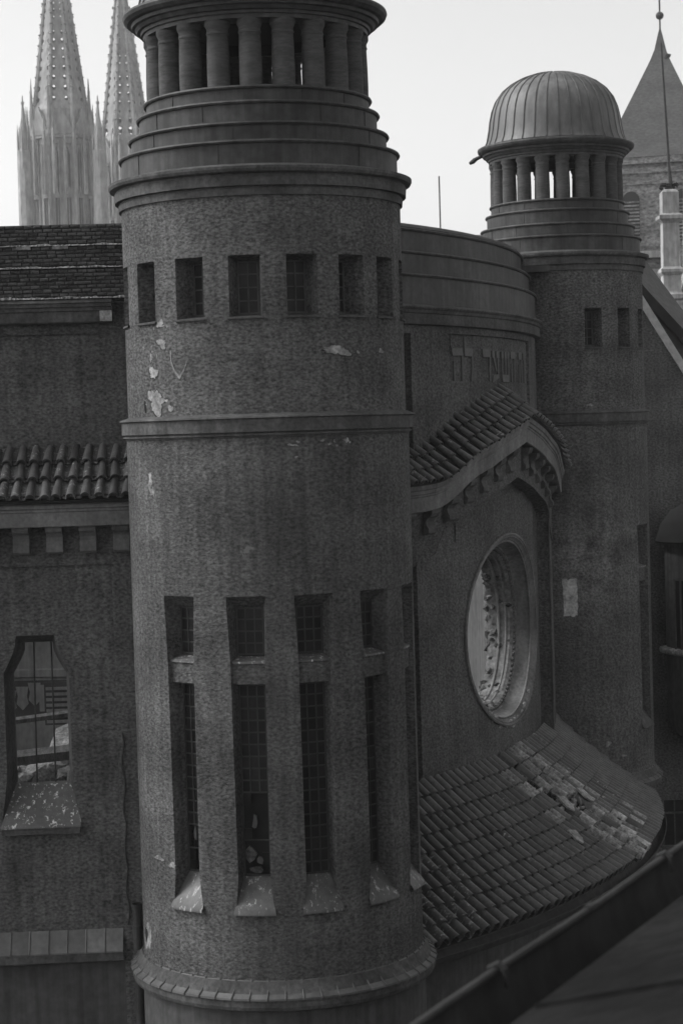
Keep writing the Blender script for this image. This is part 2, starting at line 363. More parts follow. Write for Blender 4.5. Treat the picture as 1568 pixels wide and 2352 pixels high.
    for q in range(nsh):
        a0 = -180+360*q/nsh; a1 = a0+360/nsh
        if not (skirt[0] < a0 < skirt[1]): continue
        A = [rad(a0+.25+(a1-a0-.5)*j/3) for j in range(4)]
        pr = s([(1.90, -6.985), (1.925, -7.03), (1.965, -7.095), (2.02, -7.15), (2.08, -7.185), (2.085, -7.21), (2.06, -7.215)])
        m = MB(); m.grid([[(r*sin(a), -r*cos(a), Z(z)) for a in A] for r, z in pr])
        aa = rad(a0); m.tube([((r+.004)*sin(aa), -(r+.004)*cos(aa), Z(z+.005)) for r, z in pr[:-1]], .011, 5)
        m.build('lead_sheet', 'lead', root, True)
    lathe_part(root, 'foot_moulding', s([(1.93, -7.0), (2.04, -7.19), (2.062, -7.215), (2.066, -7.30), (2.05, -7.345), (2.0, -7.37), (1.93, -7.385)]), 'smooth')
    lathe_part(root, 'plinth', s([(1.925, -7.38), (1.925, -13.5)]), 'housewall')
    return root, Ru, Rl

T1, RU1, RL1 = round_tower('large dark round tower nearest the camera, its dome cut off by the frame', -.963, 26.6, 1.0,
    [-78, -54.4, -30.1, -7.2, 15.3, 37.2, 57.9, 80], [-39.9, -10.6, 15.7, 43.5, 70.4], 1, 15.6, (-125, 125), 20, -3.2)
T2, RU2, RL2 = round_tower('smaller distant round tower with a complete ribbed metal dome', 4.55, 40.0, .892,
    [23, 48.8, 74], [66], 2, 18.0, (-60, 130), 19, 6.0)
# pale shards left hanging in the two broken windows
for i, (c, x, z, w_, h_) in enumerate([(-10.6, -.02, -5.02, .07, .20), (-10.6, -.09, -5.42, .16, .22), (-10.6, .03, -5.50, .12, .12), (-10.6, .0, -5.62, .2, .10), (-39.9, -.05, -5.2, .05, .22), (-39.9, .02, -5.5, .06, .2), (-39.9, .06, -5.62, .1, .1)]):
    rs = random.Random(i+5); ca = rad(c); m = MB(); n_ = 7
    pts = [(x+w_*.5*cos(2*pi*q/n_)*rs.uniform(.6, 1.2), z+h_*.5*sin(2*pi*q/n_)*rs.uniform(.6, 1.2)) for q in range(n_)]
    f_ = lambda u, v, d: (sin(ca)*(RL1-.24-d)+cos(ca)*u, -cos(ca)*(RL1-.24-d)+sin(ca)*u, Z(v))
    m.add([f_(u, v, .0) for u, v in pts]+[f_(u, v, .05) for u, v in pts], [tuple(range(n_))]+[(q, (q+1) % n_, n_+(q+1) % n_, n_+q) for q in range(n_)]); m.build('broken_shard', 'rubble' if i % 2 else 'inner', T1)
# bare patches on the render
for i, (ph, z, wd, h) in enumerate([(-45, 1.165, 4.2, .13), (-50.8, .80, 4.6, .16), (-49.5, .43, 10.5, .26), (-45.5, 1.42, 3.8, .09), (29.5, 1.0, 9.5, .12), (26.5, 1.02, 4, .09), (-52, .99, 1.6, .09), (53, 1.0, 2.6, .07), (-41, .33, 3.0, .07)]):
    blob_patch(RU1, ph, z, wd, h, 40+i).build('plaster_patch', 'plaster', T1); blob_patch(RU1, ph-.15, z-.008, wd*1.16, h*1.14, 40+i, proud=.002).build('patch_shade_rim', 'brick', T1)  # darker rim under each patch paints in its edge shadow
rf_ = random.Random(77)
for i in range(34):                              # small flakes scattered near the larger losses
    if i < 22: ph, z = rf_.gauss(-48, 5), rf_.choice([.38, .45, .8, 1.15, 1.4])+rf_.gauss(0, .08)
    else: ph, z = rf_.gauss(29, 5), 1.0+rf_.gauss(0, .05)
    if z < .27 or abs((ph+54.4)) < 7 and z > 1.4: continue
    blob_patch(RU1, ph, z, rf_.uniform(.4, 1.6), rf_.uniform(.012, .05), 300+i, n=14).build('plaster_patch', 'plaster', T1)
for i in range(14):
    blob_patch(RL1, rf_.uniform(8, 34), -.12-abs(rf_.gauss(0, .06)), rf_.uniform(.5, 2.4), rf_.uniform(.012, .04), 340+i, n=14).build('plaster_patch', 'plaster', T1)
shield = [(-4.6, .14), (-4.4, -.02), (-2.6, -.15), (-.2, -.235), (2.2, -.13), (4.2, .02), (3.9, .02), (2.0, -.105), (-.2, -.19), (-2.3, -.12), (-4.0, 0), (-4.2, .14)]
m = MB(); P = lambda u, v, r: (r*sin(rad(-35.8+u)), -r*cos(rad(-35.8+u)), Z(.93+v))
for i in range(5):
    a, b_, c, d = shield[i], shield[i+1], shield[10-i], shield[11-i]
    m.quad(P(*a, RU1+.006), P(*b_, RU1+.006), P(*c, RU1+.006), P(*d, RU1+.006))
m.build('shield_outline', 'plaster', T1)
for i, (ph, z, wd, h) in enumerate([(-54, -.60, 2.6, .20), (-52.5, -.74, 2.4, .12), (-72, -6.72, 9, .34), (-57, -5.55, 5, .07), (-48, -5.60, 4, .06)]):
    blob_patch(RL1, ph, z, wd, h, 70+i).build('plaster_patch', 'plaster', T1)
blob_patch(RL1, -73.5, -6.68, 3.0, .17, 91, proud=.012).build('hole_shade_patch', 'dark', T1)  # near-black patches laid on the wall, painting the shade of holes
blob_patch(RU1, -57.5, .36, 1.0, .16, 92, proud=.008).build('hole_shade_patch', 'dark', T1)
rp_ = random.Random(3)
def ragged(w_, h_):
    pts = []
    for k in range(8): pts.append((-w_/2+w_*k/8, -h_/2+rp_.uniform(-.02, .02)))
    for k in range(8): pts.append((w_/2+rp_.uniform(-.5, .4), -h_/2+h_*k/8))
    for k in range(8): pts.append((w_/2-w_*k/8, h_/2+rp_.uniform(-.03, .02)))
    for k in range(8): pts.append((-w_/2+rp_.uniform(-.4, .5), h_/2-h_*k/8))
    return pts
blob_patch(RL2, 2.3, -3.43, 0, 0, 0, pts=ragged(9.5, .72)).build('plaster_patch', 'whiteplaster', T2)
for i, (ph, z, wd, h) in enumerate([(19, .33, 4, .06), (25, .33, 2, .05), (26, -6.35, 4, .10), (38, -6.62, 4, .05)]):
    blob_patch(RL2 if z < 0 else RU2, ph, z, wd, h, 60+i).build('plaster_patch', 'plaster', T2)
# a broken length of rain gutter sticking out from the dome edge
m = MB(); q = lambda r, d, z: (r*sin(rad(-92))+d*cos(rad(-92)), -r*cos(rad(-92))+d*sin(rad(-92)), Z(z))
m.tube([q(1.50, 0, 5.47), q(1.60, 0, 5.43), q(1.68, .02, 5.37), q(1.75, .03, 5.33)], [.035, .04, .05, .03], 7); m.tube([q(1.66, -.03, 5.44), q(1.70, .02, 5.34)], .02, 5)
m.build('broken_gutter_spout', 'iron', T2)

# ================================================================== curved hall front (concentric about CX, CY)
CX, CY, RW = -9.28, 38.92, 13.14
AX = -23.0                                       # angle of the gable axis
def CP(a, r, z): return (r*cos(rad(a)), r*sin(rad(a)), Z(z))
hall = thing('curved_hall_front', 'curved dark front wall between the two towers with gable hood and round window opening', 'wall', (CX, CY, 0))
def arc(m, prof, a0, a1, n=60, h=None, pr0=None):
    m.grid([[CP(a0+(a1-a0)*j/n, r, z+(h(a0+(a1-a0)*j/n) if h else 0)) for j in range(n+1)] for r, z in prof])
    return m
A0, A1 = -56.0, 6.0
# upper attic: three metal clad steps and a cap
for r, zb, zt in ((13.175, 1.93, 2.42), (13.06, 2.39, 2.79), (12.925, 2.76, 3.17)):
    arc(MB(), [(r-.012, zb), (r-.012, zt-.05), (r+.02, zt-.045), (r+.034, zt-.02), (r+.02, zt), (r-.2, zt+.02)], A0, A1, 80).build('attic_step', 'metal', hall, True)
arc(MB(), [(12.93, 3.18), (12.90, 3.225), (12.80, 3.26), (12.62, 3.27), (12.35, 3.2), (12.3, 2.0)], A0, A1, 80).build('attic_cap', 'metal', hall, True)
arc(MB(), [(13.10, 1.60), (13.235, 1.622), (13.24, 1.635), (13.24, 1.785), (13.262, 1.80), (13.275, 1.845), (13.30, 1.86), (13.312, 1.885), (13.30, 1.91), (13.10, 1.95)], A0, A1, 80).build('cornice', 'smooth', hall, True)
# wall surfaces; the inscription panel and the rose field lie back from the frame
RP = RW-.05
HP = [(0, .19), (3, .035), (4.4, -.04), (6.75, -.2), (8.9, -.31), (10.2, -.42), (11.3, -.54), (12.2, -.635), (13.3, -.735), (14.4, -.795), (15.8, -.82), (17.5, -.835), (60, -.835)]
def HH(a):
    d = abs(a-AX)
    for (x0, y0), (x1, y1) in zip(HP, HP[1:]):
        if d <= x1: return y0+(y1-y0)*(d-x0)/(x1-x0)
    return HP[-1][1]
m = MB()
SL0, SL1 = -38.25, -37.35                        # dark slot beside the near tower
arc(m, [(RW, 1.61), (RW, 1.50)], SL1, A1, 60)                       # strip under cornice
arc(m, [(RW, 1.50), (RP, 1.49)], -32.1, -13.6, 30)
arc(m, [(RP, 1.49), (RP, .2), (RP, -1.9)], -32.1, -13.6, 40)         # inscription panel
arc(m, [(RW, 1.50), (RW, .2), (RW, -1.9)], SL1, -32.1, 12)
arc(m, [(RW, 1.50), (RW, .2), (RW, -1.9)], -13.6, A1, 30)
m.quad(CP(-32.1, RW, 1.5), CP(-32.1, RP, 1.5), CP(-32.1, RP, -1.9), CP(-32.1, RW, -1.9))
m.quad(CP(-13.6, RW, 1.5), CP(-13.6, RP, 1.5), CP(-13.6, RP, -1.9), CP(-13.6, RW, -1.9))
arc(m, [(RW, 1.61), (RW, 1.48)], A0, SL1, 20); arc(m, [(RW, 1.48), (RW, -1.88)], A0, SL0, 20)
for zt, zb in ((1.48, -1.0), (-1.88, -6.2)):    # the slots
    arc(m, [(RW-.4, zt), (RW-.4, zb)], SL0, SL1, 3)
    for a in (SL0, SL1): m.quad(CP(a, RW, zt), CP(a, RW-.4, zt), CP(a, RW-.4, zb), CP(a, RW, zb))
    m.add([CP(SL0, RW, zt), CP(SL1, RW, zt), CP(SL1, RW-.4, zt), CP(SL0, RW-.4, zt)], [(0, 1, 2, 3)])
m.build('upper_wall', 'stucco2', hall, True)
# lower wall with the round window opening
RC, RZ, RA, RB = -22.6, -3.55, 8.35, 1.60        # centre angle, centre z, half width (deg), half height
m = MB(); NS = 72
RECT = (-34.5, -11.2, -5.75, -1.5)
def rect_hit(t):
    ux, uz = RA*cos(t), RB*sin(t); k = 1e9
    if ux > 1e-6: k = min(k, (RECT[1]-RC)/ux)
    if ux < -1e-6: k = min(k, (RECT[0]-RC)/ux)
    if uz > 1e-6: k = min(k, (RECT[3]-RZ)/uz)
    if uz < -1e-6: k = min(k, (RECT[2]-RZ)/uz)
    return RC+ux*k, RZ+uz*k
rows = []
corners = [atan2((z-RZ)/RB, (a-RC)/RA) % (2*pi) for a in RECT[:2] for z in RECT[2:]]
TS = sorted([2*pi*k/NS for k in range(NS)] + corners)
for f in (0, .12, .25, .4, .55, .7, .85, 1.0):
    row = []
    for t in TS:
        a1, z1 = rect_hit(t); a0, z0 = RC+RA*cos(t), RZ+RB*sin(t)
        row.append(CP(a0+(a1-a0)*f, RW, z0+(z1-z0)*f))
    rows.append(row)
m.grid(rows, True)
arc(m, [(RW, -1.5), (RW, -3.5), (RW, -5.75)], SL1, RECT[0], 6)
arc(m, [(RW, -1.5), (RW, -3.5), (RW, -5.75)], A0, SL0, 14)
arc(m, [(RW, -1.2), (RW, -1.5)], A0, A1, 60)
m.build('lower_wall', 'stucco2', hall, True)
# raised pier at the right of the rose field
m = MB(); arc(m, [(RW+.22, -1.0), (RW+.22, -3.5), (RW+.22, -5.8)], -11.2, A1, 24)
m.quad(CP(-11.2, RW-.01, -1.0), CP(-11.2, RW+.22, -1.0), CP(-11.2, RW+.22, -5.8), CP(-11.2, RW-.01, -5.8))
m.build('wall_pier', 'stucco2', hall, True)
m = MB(); m.tube([CP(-11.2, RW+.225, -1.55), CP(-11.2, RW+.225, -5.72)], .022, 6); m.build('pier_edge', 'smooth', hall, True)
# rose reveal rings (scale, recess)
def rose_ring(m, prof, n=96):
    m.grid([[CP(RC+RA*s_*cos(2*pi*j/n), RW+p, RZ+RB*s_*sin(2*pi*j/n)) for j in range(n)] for s_, p in prof], True)
m = MB(); rose_ring(m, [(1.03, -.01), (1.025, .02), (1.0, .025), (.99, -.01), (.97, -.03), (.945, -.14), (.92, -.28), (.908, -.31)]); m.build('rose_splay', 'fascia', hall, True)
m = MB(); rose_ring(m, [(.912, -.30), (.90, -.305), (.89, -.34), (.855, -.35), (.845, -.38), (.835, -.40), (.83, -.72), (.84, -.80)]); m.build('rose_reveal', 'reveal', hall, True)
for sc_, p_, rr_ in ((1.03, .02, .028), (.955, -.06, .02), (.836, -.47, .022), (.834, -.60, .03)):
    m = MB(); pts = [CP(RC+RA*sc_*cos(2*pi*j/96), RW+p_, RZ+RB*sc_*sin(2*pi*j/96)) for j in range(97)]; m.tube(pts, rr_, 6, False); m.build('rose_moulding', 'fascia', hall, True)
rc = random.Random(31)
for j in range(30):                               # chipped plaster round the lower edge
    t = rc.uniform(-2.2, -.55); sc_ = rc.uniform(.985, 1.06); mb = MB(); c_ = Vector(CP(RC+RA*sc_*cos(t), RW+.0, RZ+RB*sc_*sin(t)))
    bm = bmesh.new(); bmesh.ops.create_icosphere(bm, subdivisions=1, radius=1); bm.verts.index_update(); a_ = rad(RC+RA*sc_*cos(t)); r_ = rc.uniform(.035, .085)
    vs = []
    for v in bm.verts:
        k_ = rc.uniform(.6, 1.25)*r_; rad_, tan_, up_ = v.co.x*k_*.35, v.co.y*k_*1.3, v.co.z*k_*.8
        vs.append(c_+Vector((cos(a_)*rad_-sin(a_)*tan_, sin(a_)*rad_+cos(a_)*tan_, up_)))
    mb.add(vs, [[v.index for v in f.verts] for f in bm.faces]); bm.free(); mb.build('plaster_chip', 'plaster', hall)
BEAD = None
for j in range(84):
    t = 2*pi*j/84; c = Vector(CP(RC+RA*.873*cos(t), RW-.335, RZ+RB*.873*sin(t)))
    if BEAD is None:
        bm = bmesh.new(); bmesh.ops.create_icosphere(bm, subdivisions=1, radius=.042); BEAD = bpy.data.meshes.new('bead'); bm.to_mesh(BEAD); bm.free(); BEAD.materials.append(M['smooth'])
    o = link('bead', BEAD, hall); o.location = c
# broken masonry clinging inside the opening
def chunk(mb, c, r, rnd, sq=(1, 1, 1)):
    bm = bmesh.new(); bmesh.ops.create_icosphere(bm, subdivisions=1, radius=1)
    rot = Matrix.Rotation(rnd.uniform(0, 6), 3, Vector((rnd.random(), rnd.random(), rnd.random()+.1)))
    vs = []
    for v in bm.verts:
        p = rot @ Vector((v.co.x*sq[0], v.co.y*sq[1], v.co.z*sq[2]))*r*rnd.uniform(.65, 1.2); vs.append(Vector(c)+p)
    fs = [[v.index for v in f.verts] for f in bm.faces]; bm.verts.index_update(); bm.free(); mb.add(vs, fs)
rnd = random.Random(11)
for j in range(96):                               # ragged inner edge of the masonry
    t = 2*pi*j/96+rnd.uniform(-.04, .04); mb = MB(); sc_ = .875+rnd.uniform(-.02, .02)
    chunk(mb, CP(RC+RA*sc_*cos(t), RW-.74-rnd.uniform(-.06, .06), RZ+RB*sc_*sin(t)), rnd.uniform(.06, .14), rnd, (1, .8, .8)); mb.build('broken_masonry', 'rubbledark', hall)
for j in range(60):                               # heap on the bottom of the opening and lumps on the right side
    t = rnd.uniform(-2.25, -.95) if j < 44 else rnd.choice([-.38, -.30, .18, .30, .62])+rnd.uniform(-.06, .06)
    mb = MB(); sc_ = .845; chunk(mb, CP(RC+RA*sc_*cos(t), RW-rnd.uniform(.40, .74), RZ+RB*sc_*sin(t)), rnd.uniform(.035, .10), rnd, (1, .8, .7)); mb.build('broken_masonry', rnd.choice(['rubbledark', 'rubble']), hall)
# inscription letters, raised from the panel; (a0, a1, z0, z1) pieces, degrees and metres
def slab(m, pts, r0=RP-.01, r1=RP+.03):
    n = len(pts); m.add([CP(a, r1, z) for a, z in pts] + [CP(a, r0, z) for a, z in pts],
        [tuple(range(n))] + [(i, (i+1) % n, n+(i+1) % n, n+i) for i in range(n)])
def bx4(m, a0, a1, z0, z1): slab(m, [(a0, z0), (a1, z0), (a1, z1), (a0, z1)])
TB, TT, LB = 1.145, 1.275, .735
def l_he(a0, a1):
    m = MB(); slab(m, [(a0+.05, TB), (a1, TB+.01), (a1-.02, TT), (a0-.03, TT-.01), (a0-.05, TT-.06)])
    slab(m, [(a1-.2, LB), (a1-.02, LB), (a1, TB+.002), (a1-.2, TB+.002)]); bx4(m, a0+.18, a0+.36, LB, TB-.09); return m
def l_lamed(a0, a1):
    m = MB(); slab(m, [(a0, TB), (a1-.1, TB), (a1, TT), (a0-.03, TT)]); slab(m, [(a0-.02, TT+.002), (a0+.14, TT+.002), (a0+.14, 1.455), (a0-.06, 1.455)])
    slab(m, [(a1-.22, TB-.002), (a1-.06, TB-.002), (a1-.0, .98), (a1-.18, LB), (a1-.4, LB), (a1-.2, .96)]); return m
def l_resh(a0, a1):
    m = MB(); slab(m, [(a0+.05, TB), (a1, TB), (a1-.05, TT), (a0-.04, TT)]); bx4(m, a1-.2, a1-.01, LB, TB-.002); return m
def l_ayin(a0, a1):
    m = MB(); w_ = (a1-a0)
    bx4(m, a0, a0+.34*w_, TB, TT-.02); bx4(m, a0+.58*w_, a0+.95*w_, TB, TT-.02)
    slab(m, [(a0+.14*w_, TB-.002), (a0+.26*w_, TB-.002), (a0+.6*w_, .93), (a0+.5*w_, .90)]); bx4(m, a0+.74*w_, a0+.87*w_, .86, TB-.002)
    slab(m, [(a0+.0*w_, LB-.02), (a0+.87*w_, .80), (a0+.87*w_, .862), (a0+.1*w_, .845)]); return m
def l_shin(a0, a1):
    m = MB(); w_ = (a1-a0)
    for f in (.0, .36, .70): bx4(m, a0+f*w_, a0+(f+.24)*w_, TB, TT-.02)
    for f in (.05, .41, .78): bx4(m, a0+f*w_, a0+(f+.08)*w_, .862, TB-.002)
    slab(m, [(a0+.12*w_, LB), (a0+.80*w_, LB), (a0+.9*w_, .86), (a0+.02*w_, .86)]); return m
def l_zayin(a0, a1):
    m = MB(); bx4(m, a0, a1, TB, TT-.01); bx4(m, (a0+a1)/2-.06, (a0+a1)/2+.12, LB, TB-.002); return m
for f, a0, a1 in ((l_he, -31.7, -30.05), (l_lamed, -29.75, -28.35), (l_resh, -26.55, -25.05), (l_ayin, -24.65, -23.05), (l_shin, -22.55, -20.4), (l_he, -20.1, -18.85), (l_he, -17.5, -16.35), (l_zayin, -15.75, -14.9)):
    f(a0, a1).build('letter', 'letter', hall)
# ---------------- gable hood: fascia, mouldings, corbels, tiles
HA0, HA1 = -54.0, 2.0
def hood(prof, name, mat, n=150, parent=hall, a0=HA0, a1=HA1):
    ang = sorted(set([a0+(a1-a0)*j/n for j in range(n+1)] + [AX]))
    m = MB(); m.grid([[CP(a, r if r < RW else RW+(r-RW)*.84, HH(a)+z) for a in ang] for r, z in prof]); return m.build(name, mat, parent, True)
hood([(RW-.03, -.50), (RW+.50, -.505), (RW+.515, -.495), (RW+.52, -.275), (RW+.535, -.262), (RW+.535, -.235), (RW+.56, -.222), (RW+.56, -.17), (RW+.585, -.155), (RW+.60, -.085), (RW+.56, -.06), (RW-.02, .33)], 'hood_cornice', 'fascia')
fr = MB(); n = 120; ang = [HA0+(HA1-HA0)*j/n for j in range(n+1)]
def FB(a):
    d = abs(a-AX); return HH(a)-1.10 if d < 11.6 else HH(a)-1.10-min((d-11.6)*.5, .3)
def FR(a, p):                                    # the frieze dies into the wall at the left
    d = AX-a; return RW+p*max(0, min(1, 1-(d-9.6)/3.5))-.012
fr.grid([[CP(a, RW+.24, HH(a)-.49) for a in ang], [CP(a, FR(a, .24), FB(a)+.03) for a in ang], [CP(a, FR(a, .262), FB(a)+.025) for a in ang], [CP(a, FR(a, .262), FB(a)) for a in ang], [CP(a, RW-.02, FB(a)-.01) for a in ang]])
fr.build('hood_frieze', 'stucco2', hall, True)
def corbel(a, zt, w_):
    prof = [(.235, -.40), (.31, -.395), (.35, -.36), (.35, -.30), (.31, -.25), (.295, -.19), (.325, -.14), (.40, -.10), (.43, -.05), (.43, .0), (.235, .0)]
    m = MB(); sl_ = (HH(a+.2)-HH(a-.2))/.4
    L_ = [CP(a-w_, RW+r*.9, zt+z) for r, z in prof]; R_ = [CP(a+w_, RW+r*.9, zt+z) for r, z in prof]
    k = len(prof); m.add(L_+R_, [tuple(range(k)), tuple(range(2*k-1, k-1, -1))] + [(i, (i+1) % k, k+(i+1) % k, k+i) for i in range(k)]); return m
for d in (-19.5, -16.9, -14.3, -11.7, -9.2, -6.75, -4.3, -1.9, 1.6, 3.7, 5.8, 7.9, 10.0, 12.1):
    a = AX+d; sl_ = abs(HH(a+.5)-HH(a-.5))*.5
    corbel(a, HH(a)-.495-sl_*1.0, .46).build('corbel', 'smooth', hall)
# tiles: barrel tile mesh, length along +y (downhill), arch up +z
def barrel(len_, r_up, r_lo, nseg=8, name='tile', mat='tile', thick=.016, hf=1.25):
    m = MB(); rows = []
    for y, r in ((0, r_up), (len_*.5, (r_up+r_lo)/2), (len_, r_lo)):
        rows.append([(r*cos(pi*k/nseg), y, r*sin(pi*k/nseg)*hf) for k in range(nseg+1)])
    inner = [((r_lo-thick)*cos(pi*k/nseg), len_-.0, (r_lo-thick)*sin(pi*k/nseg)*hf) for k in range(nseg+1)]
    deep = [((r_lo-thick)*cos(pi*k/nseg), len_-.06, (r_lo-thick)*sin(pi*k/nseg)*hf) for k in range(nseg+1)]
    rows += [inner, deep]; m.grid(rows)
    k0 = len(m.v); m.add(deep, [tuple(range(nseg+1))])
    me = bpy.data.meshes.new(name); me.from_pydata(m.v, [], m.f)
    bm = bmesh.new(); bm.from_mesh(me); bmesh.ops.remove_doubles(bm, verts=bm.verts, dist=1e-5); bmesh.ops.recalc_face_normals(bm, faces=bm.faces); bm.to_mesh(me); bm.free()
    me.polygons.foreach_set('use_smooth', [True]*len(me.polygons)); me.set_sharp_from_angle(angle=rad(40)); me.materials.append(M[mat]); return me
def frame_mat(top, bot, side, tilt=0.0):
    y = (bot-top).normalized(); x = (side - y*side.dot(y)).normalized(); z = x.cross(y)
    if z.z < 0: x = -x; z = x.cross(y)
    return Matrix(((x.x, y.x, z.x, top.x), (x.y, y.y, z.y, top.y), (x.z, y.z, z.z, top.z), (0, 0, 0, 1)))
HT = barrel(.33, .048, .068, hf=1.1); HTs = barrel(.33, .048, .068, mat='tilespot', hf=1.1)
hr = MB(); ang = sorted(set([HA0+(HA1-HA0)*j/150 for j in range(151)]+[AX]))
hr.grid([[CP(a, RW-.02, HH(a)+.40) for a in ang], [CP(a, RW+.29, HH(a)+.17) for a in ang], [CP(a, RW+.535, HH(a)-.045) for a in ang], [CP(a, RW+.51, HH(a)-.085) for a in ang]])
hood_roof = hr.build('hood_roof', 'bed', hall, True)
rnd = random.Random(5)
a = AX-31*.93
while a < -6.0:
    side = Vector(CP(a+.4, RW+.3, HH(a+.4))) - Vector(CP(a-.4, RW+.3, HH(a-.4)))
    p0 = Vector(CP(a, RW, HH(a)+.40)); p1 = Vector(CP(a, RW+.565, HH(a)-.05)); L_ = (p1-p0).length; d = (p1-p0).normalized()
    for kx in range(3):
        t0 = L_-.285*(kx+1)-.015+rnd.uniform(-.012, .012)
        mt = frame_mat(p0+d*t0, p1, side)
        o = link('tile', HTs if rnd.random() < .15 else HT, hood_roof)
        o.matrix_local = mt @ Matrix.Translation((rnd.uniform(-.006, .006), 0, .006)) @ Matrix.Rotation(.075+rnd.uniform(-.012, .012), 4, 'X') @ Matrix.Rotation(rnd.uniform(-.025, .025), 4, 'Z')
    a += .93
# linking block between the attic and the far tower
m = MB(); m.box((3.0-CX, 38.15-CY, Z(1.5)), (3.80-CX, 39.6-CY, Z(2.93))); m.build('linking_block', 'metal', hall)
m = MB(); m.box((2.9-CX, 38.05-CY, Z(2.93)), (4.15-CX, 39.7-CY, Z(3.05))); m.build('linking_block_cap', 'metal', hall)

# ================================================================== tiled apron roof below the rose
apron = thing('curved_apron_roof', 'curved lean-to roof of barrel tiles under the round window, damaged in the middle', 'roof', (CX, CY, 0))
AE, ZE, ZT = RW+2.07, -7.46, -5.66
P0, P1 = -57.0, 3.0
def AZ(t): return ZT+(ZE-ZT)*(t+.045*sin(pi*t))          # the roof sags to a bell curve
m = MB(); arc(m, [(RW-.05, ZT+.02)]+[(RW+(AE-.02-RW)*q/8, AZ(q/8)-.03) for q in range(1, 9)]+[(AE-.04, ZE-.07), (AE-.3, ZE-.09)], P0, P1, 90); m.build('roof_bed', 'bed', apron, True)
def ridge_tile(mat, pw=.2285, len_=.335, hr=.115, seed=0):
    m = MB(); xs = [-.5, -.43, -.36, -.315, -.25, -.13, 0, .13, .25, .315, .36, .43, .5]; rr_ = random.Random(seed)
    def prof(x): return hr*sqrt(max(0, 1-(x/.33)**2)) - (.034*cos((abs(x)-.415)/.085*pi/2) if abs(x) > .33 else 0)
    top = [(x*pw, 0, prof(x)*.9) for x in xs]; mid = [(x*pw, len_*.5, prof(x)*.95+rr_.uniform(-.002, .002)) for x in xs]
    low = [(x*pw, len_+rr_.uniform(-.006, .006), prof(x)) for x in xs]; und = [(x, y-.004, z-.03) for x, y, z in low]; bk = [(x, y-.10, z-.03) for x, y, z in low]
    m.grid([top, mid, low, und, bk])
    me = bpy.data.meshes.new('tile'); me.from_pydata(m.v, [], m.f)
    me.polygons.foreach_set('use_smooth', [True]*len(me.polygons)); me.set_sharp_from_angle(angle=rad(50)); me.materials.append(M[mat]); return me
AT = [ridge_tile('tile', seed=q) for q in range(4)]; ATp = [ridge_tile('tilepale', seed=q) for q in range(4)]; ATs = [ridge_tile('tilespot', seed=q) for q in range(4)]
rnd = random.Random(21); PITCH = .86; ROWS = 9
cells = []
nc = int((P1-P0)/PITCH)
for i in range(nc):
    a = P0+PITCH*(i+.5)
    side = Vector((-sin(rad(a)), cos(rad(a)), 0))
    Q_ = lambda t: Vector(CP(a, RW+(AE+.04-RW)*t, AZ(t)-.0))
    for kx in range(ROWS):
        t1 = 1-kx/ROWS; t0 = 1-(kx+1)/ROWS; q1, q0 = Q_(t1), Q_(t0); d = (q1-q0).normalized()
        cells.append((a, kx, q0-d*.02, frame_mat(q0-d*.02, q1, side)))
near1 = Vector((-.963-CX, 26.6-CY)); near2 = Vector((4.55-CX, 40.0-CY))
def hidden(c):
    p = c[2]; x, y = p.x+CX, p.y+CY
    return (p.xy-near1).length < 1.70 or (p.xy-near2).length < 1.6 or (x/y < .022)
cells = [c for c in cells if not hidden(c)]
def damage(a, kx):                                # 0..1, strongest in a band running down the middle right
    c = -22.3-1.2*(kx-4)*.25; return max(0, 1-abs(a-c)/5.2)
cells.sort(key=lambda c: (Vector((c[2].x+CX, c[2].y+CY, 0))).length)
far = MB(); cnt = 0; holes = []
for a, kx, pos, mt in cells:
    dm = damage(a, kx)
    if dm > .25 and rnd.random() < dm*.36 and kx > 0: holes.append((a, kx, pos, mt)); continue
    sx = (pos.length)/AE
    jit = .008+.11*dm
    mloc = mt @ Matrix.Translation((rnd.uniform(-.003, .003)*(1+9*dm), rnd.uniform(-.005, .005)*(1+9*dm), .012)) @ Matrix.Rotation(.10+rnd.uniform(-.01, .01)*(1+6*dm), 4, 'X') @ Matrix.Rotation(rnd.uniform(-jit, jit), 4, 'Z') @ Matrix.Diagonal((sx, 1, 1, 1))
    me = AT[rnd.randrange(4)]
    if rnd.random() < dm*1.15: me = ATp[rnd.randrange(4)]
    elif a < -41.5 and rnd.random() < .7 or rnd.random() < .06: me = ATs[rnd.randrange(4)]
    elif a > -19 and kx < 3 and rnd.random() < .3: me = ATp[rnd.randrange(4)]
    if cnt < 300:
        o = link('tile', me, apron); o.matrix_local = mloc; cnt += 1
    else:
        far.add([mloc @ v.co for v in me.vertices], [tuple(p.vertices) for p in me.polygons])
o = far.build('far_tiles', 'tile', apron, True, kind='stuff')
for k, (a, kx, pos, mt) in enumerate(holes):     # broken tiles and fallen mortar lying where tiles are gone
    for q in range(rnd.choice([3, 4, 5])):
        mb = MB(); c = mt @ Vector((rnd.uniform(-.1, .1), rnd.uniform(.03, .30), rnd.uniform(.01, .05)))
        chunk(mb, c, rnd.uniform(.03, .085), rnd, (1, 1.2, .45)); mb.build('broken_tile', rnd.choice(['plaster', 'rubble', 'lime']), apron)
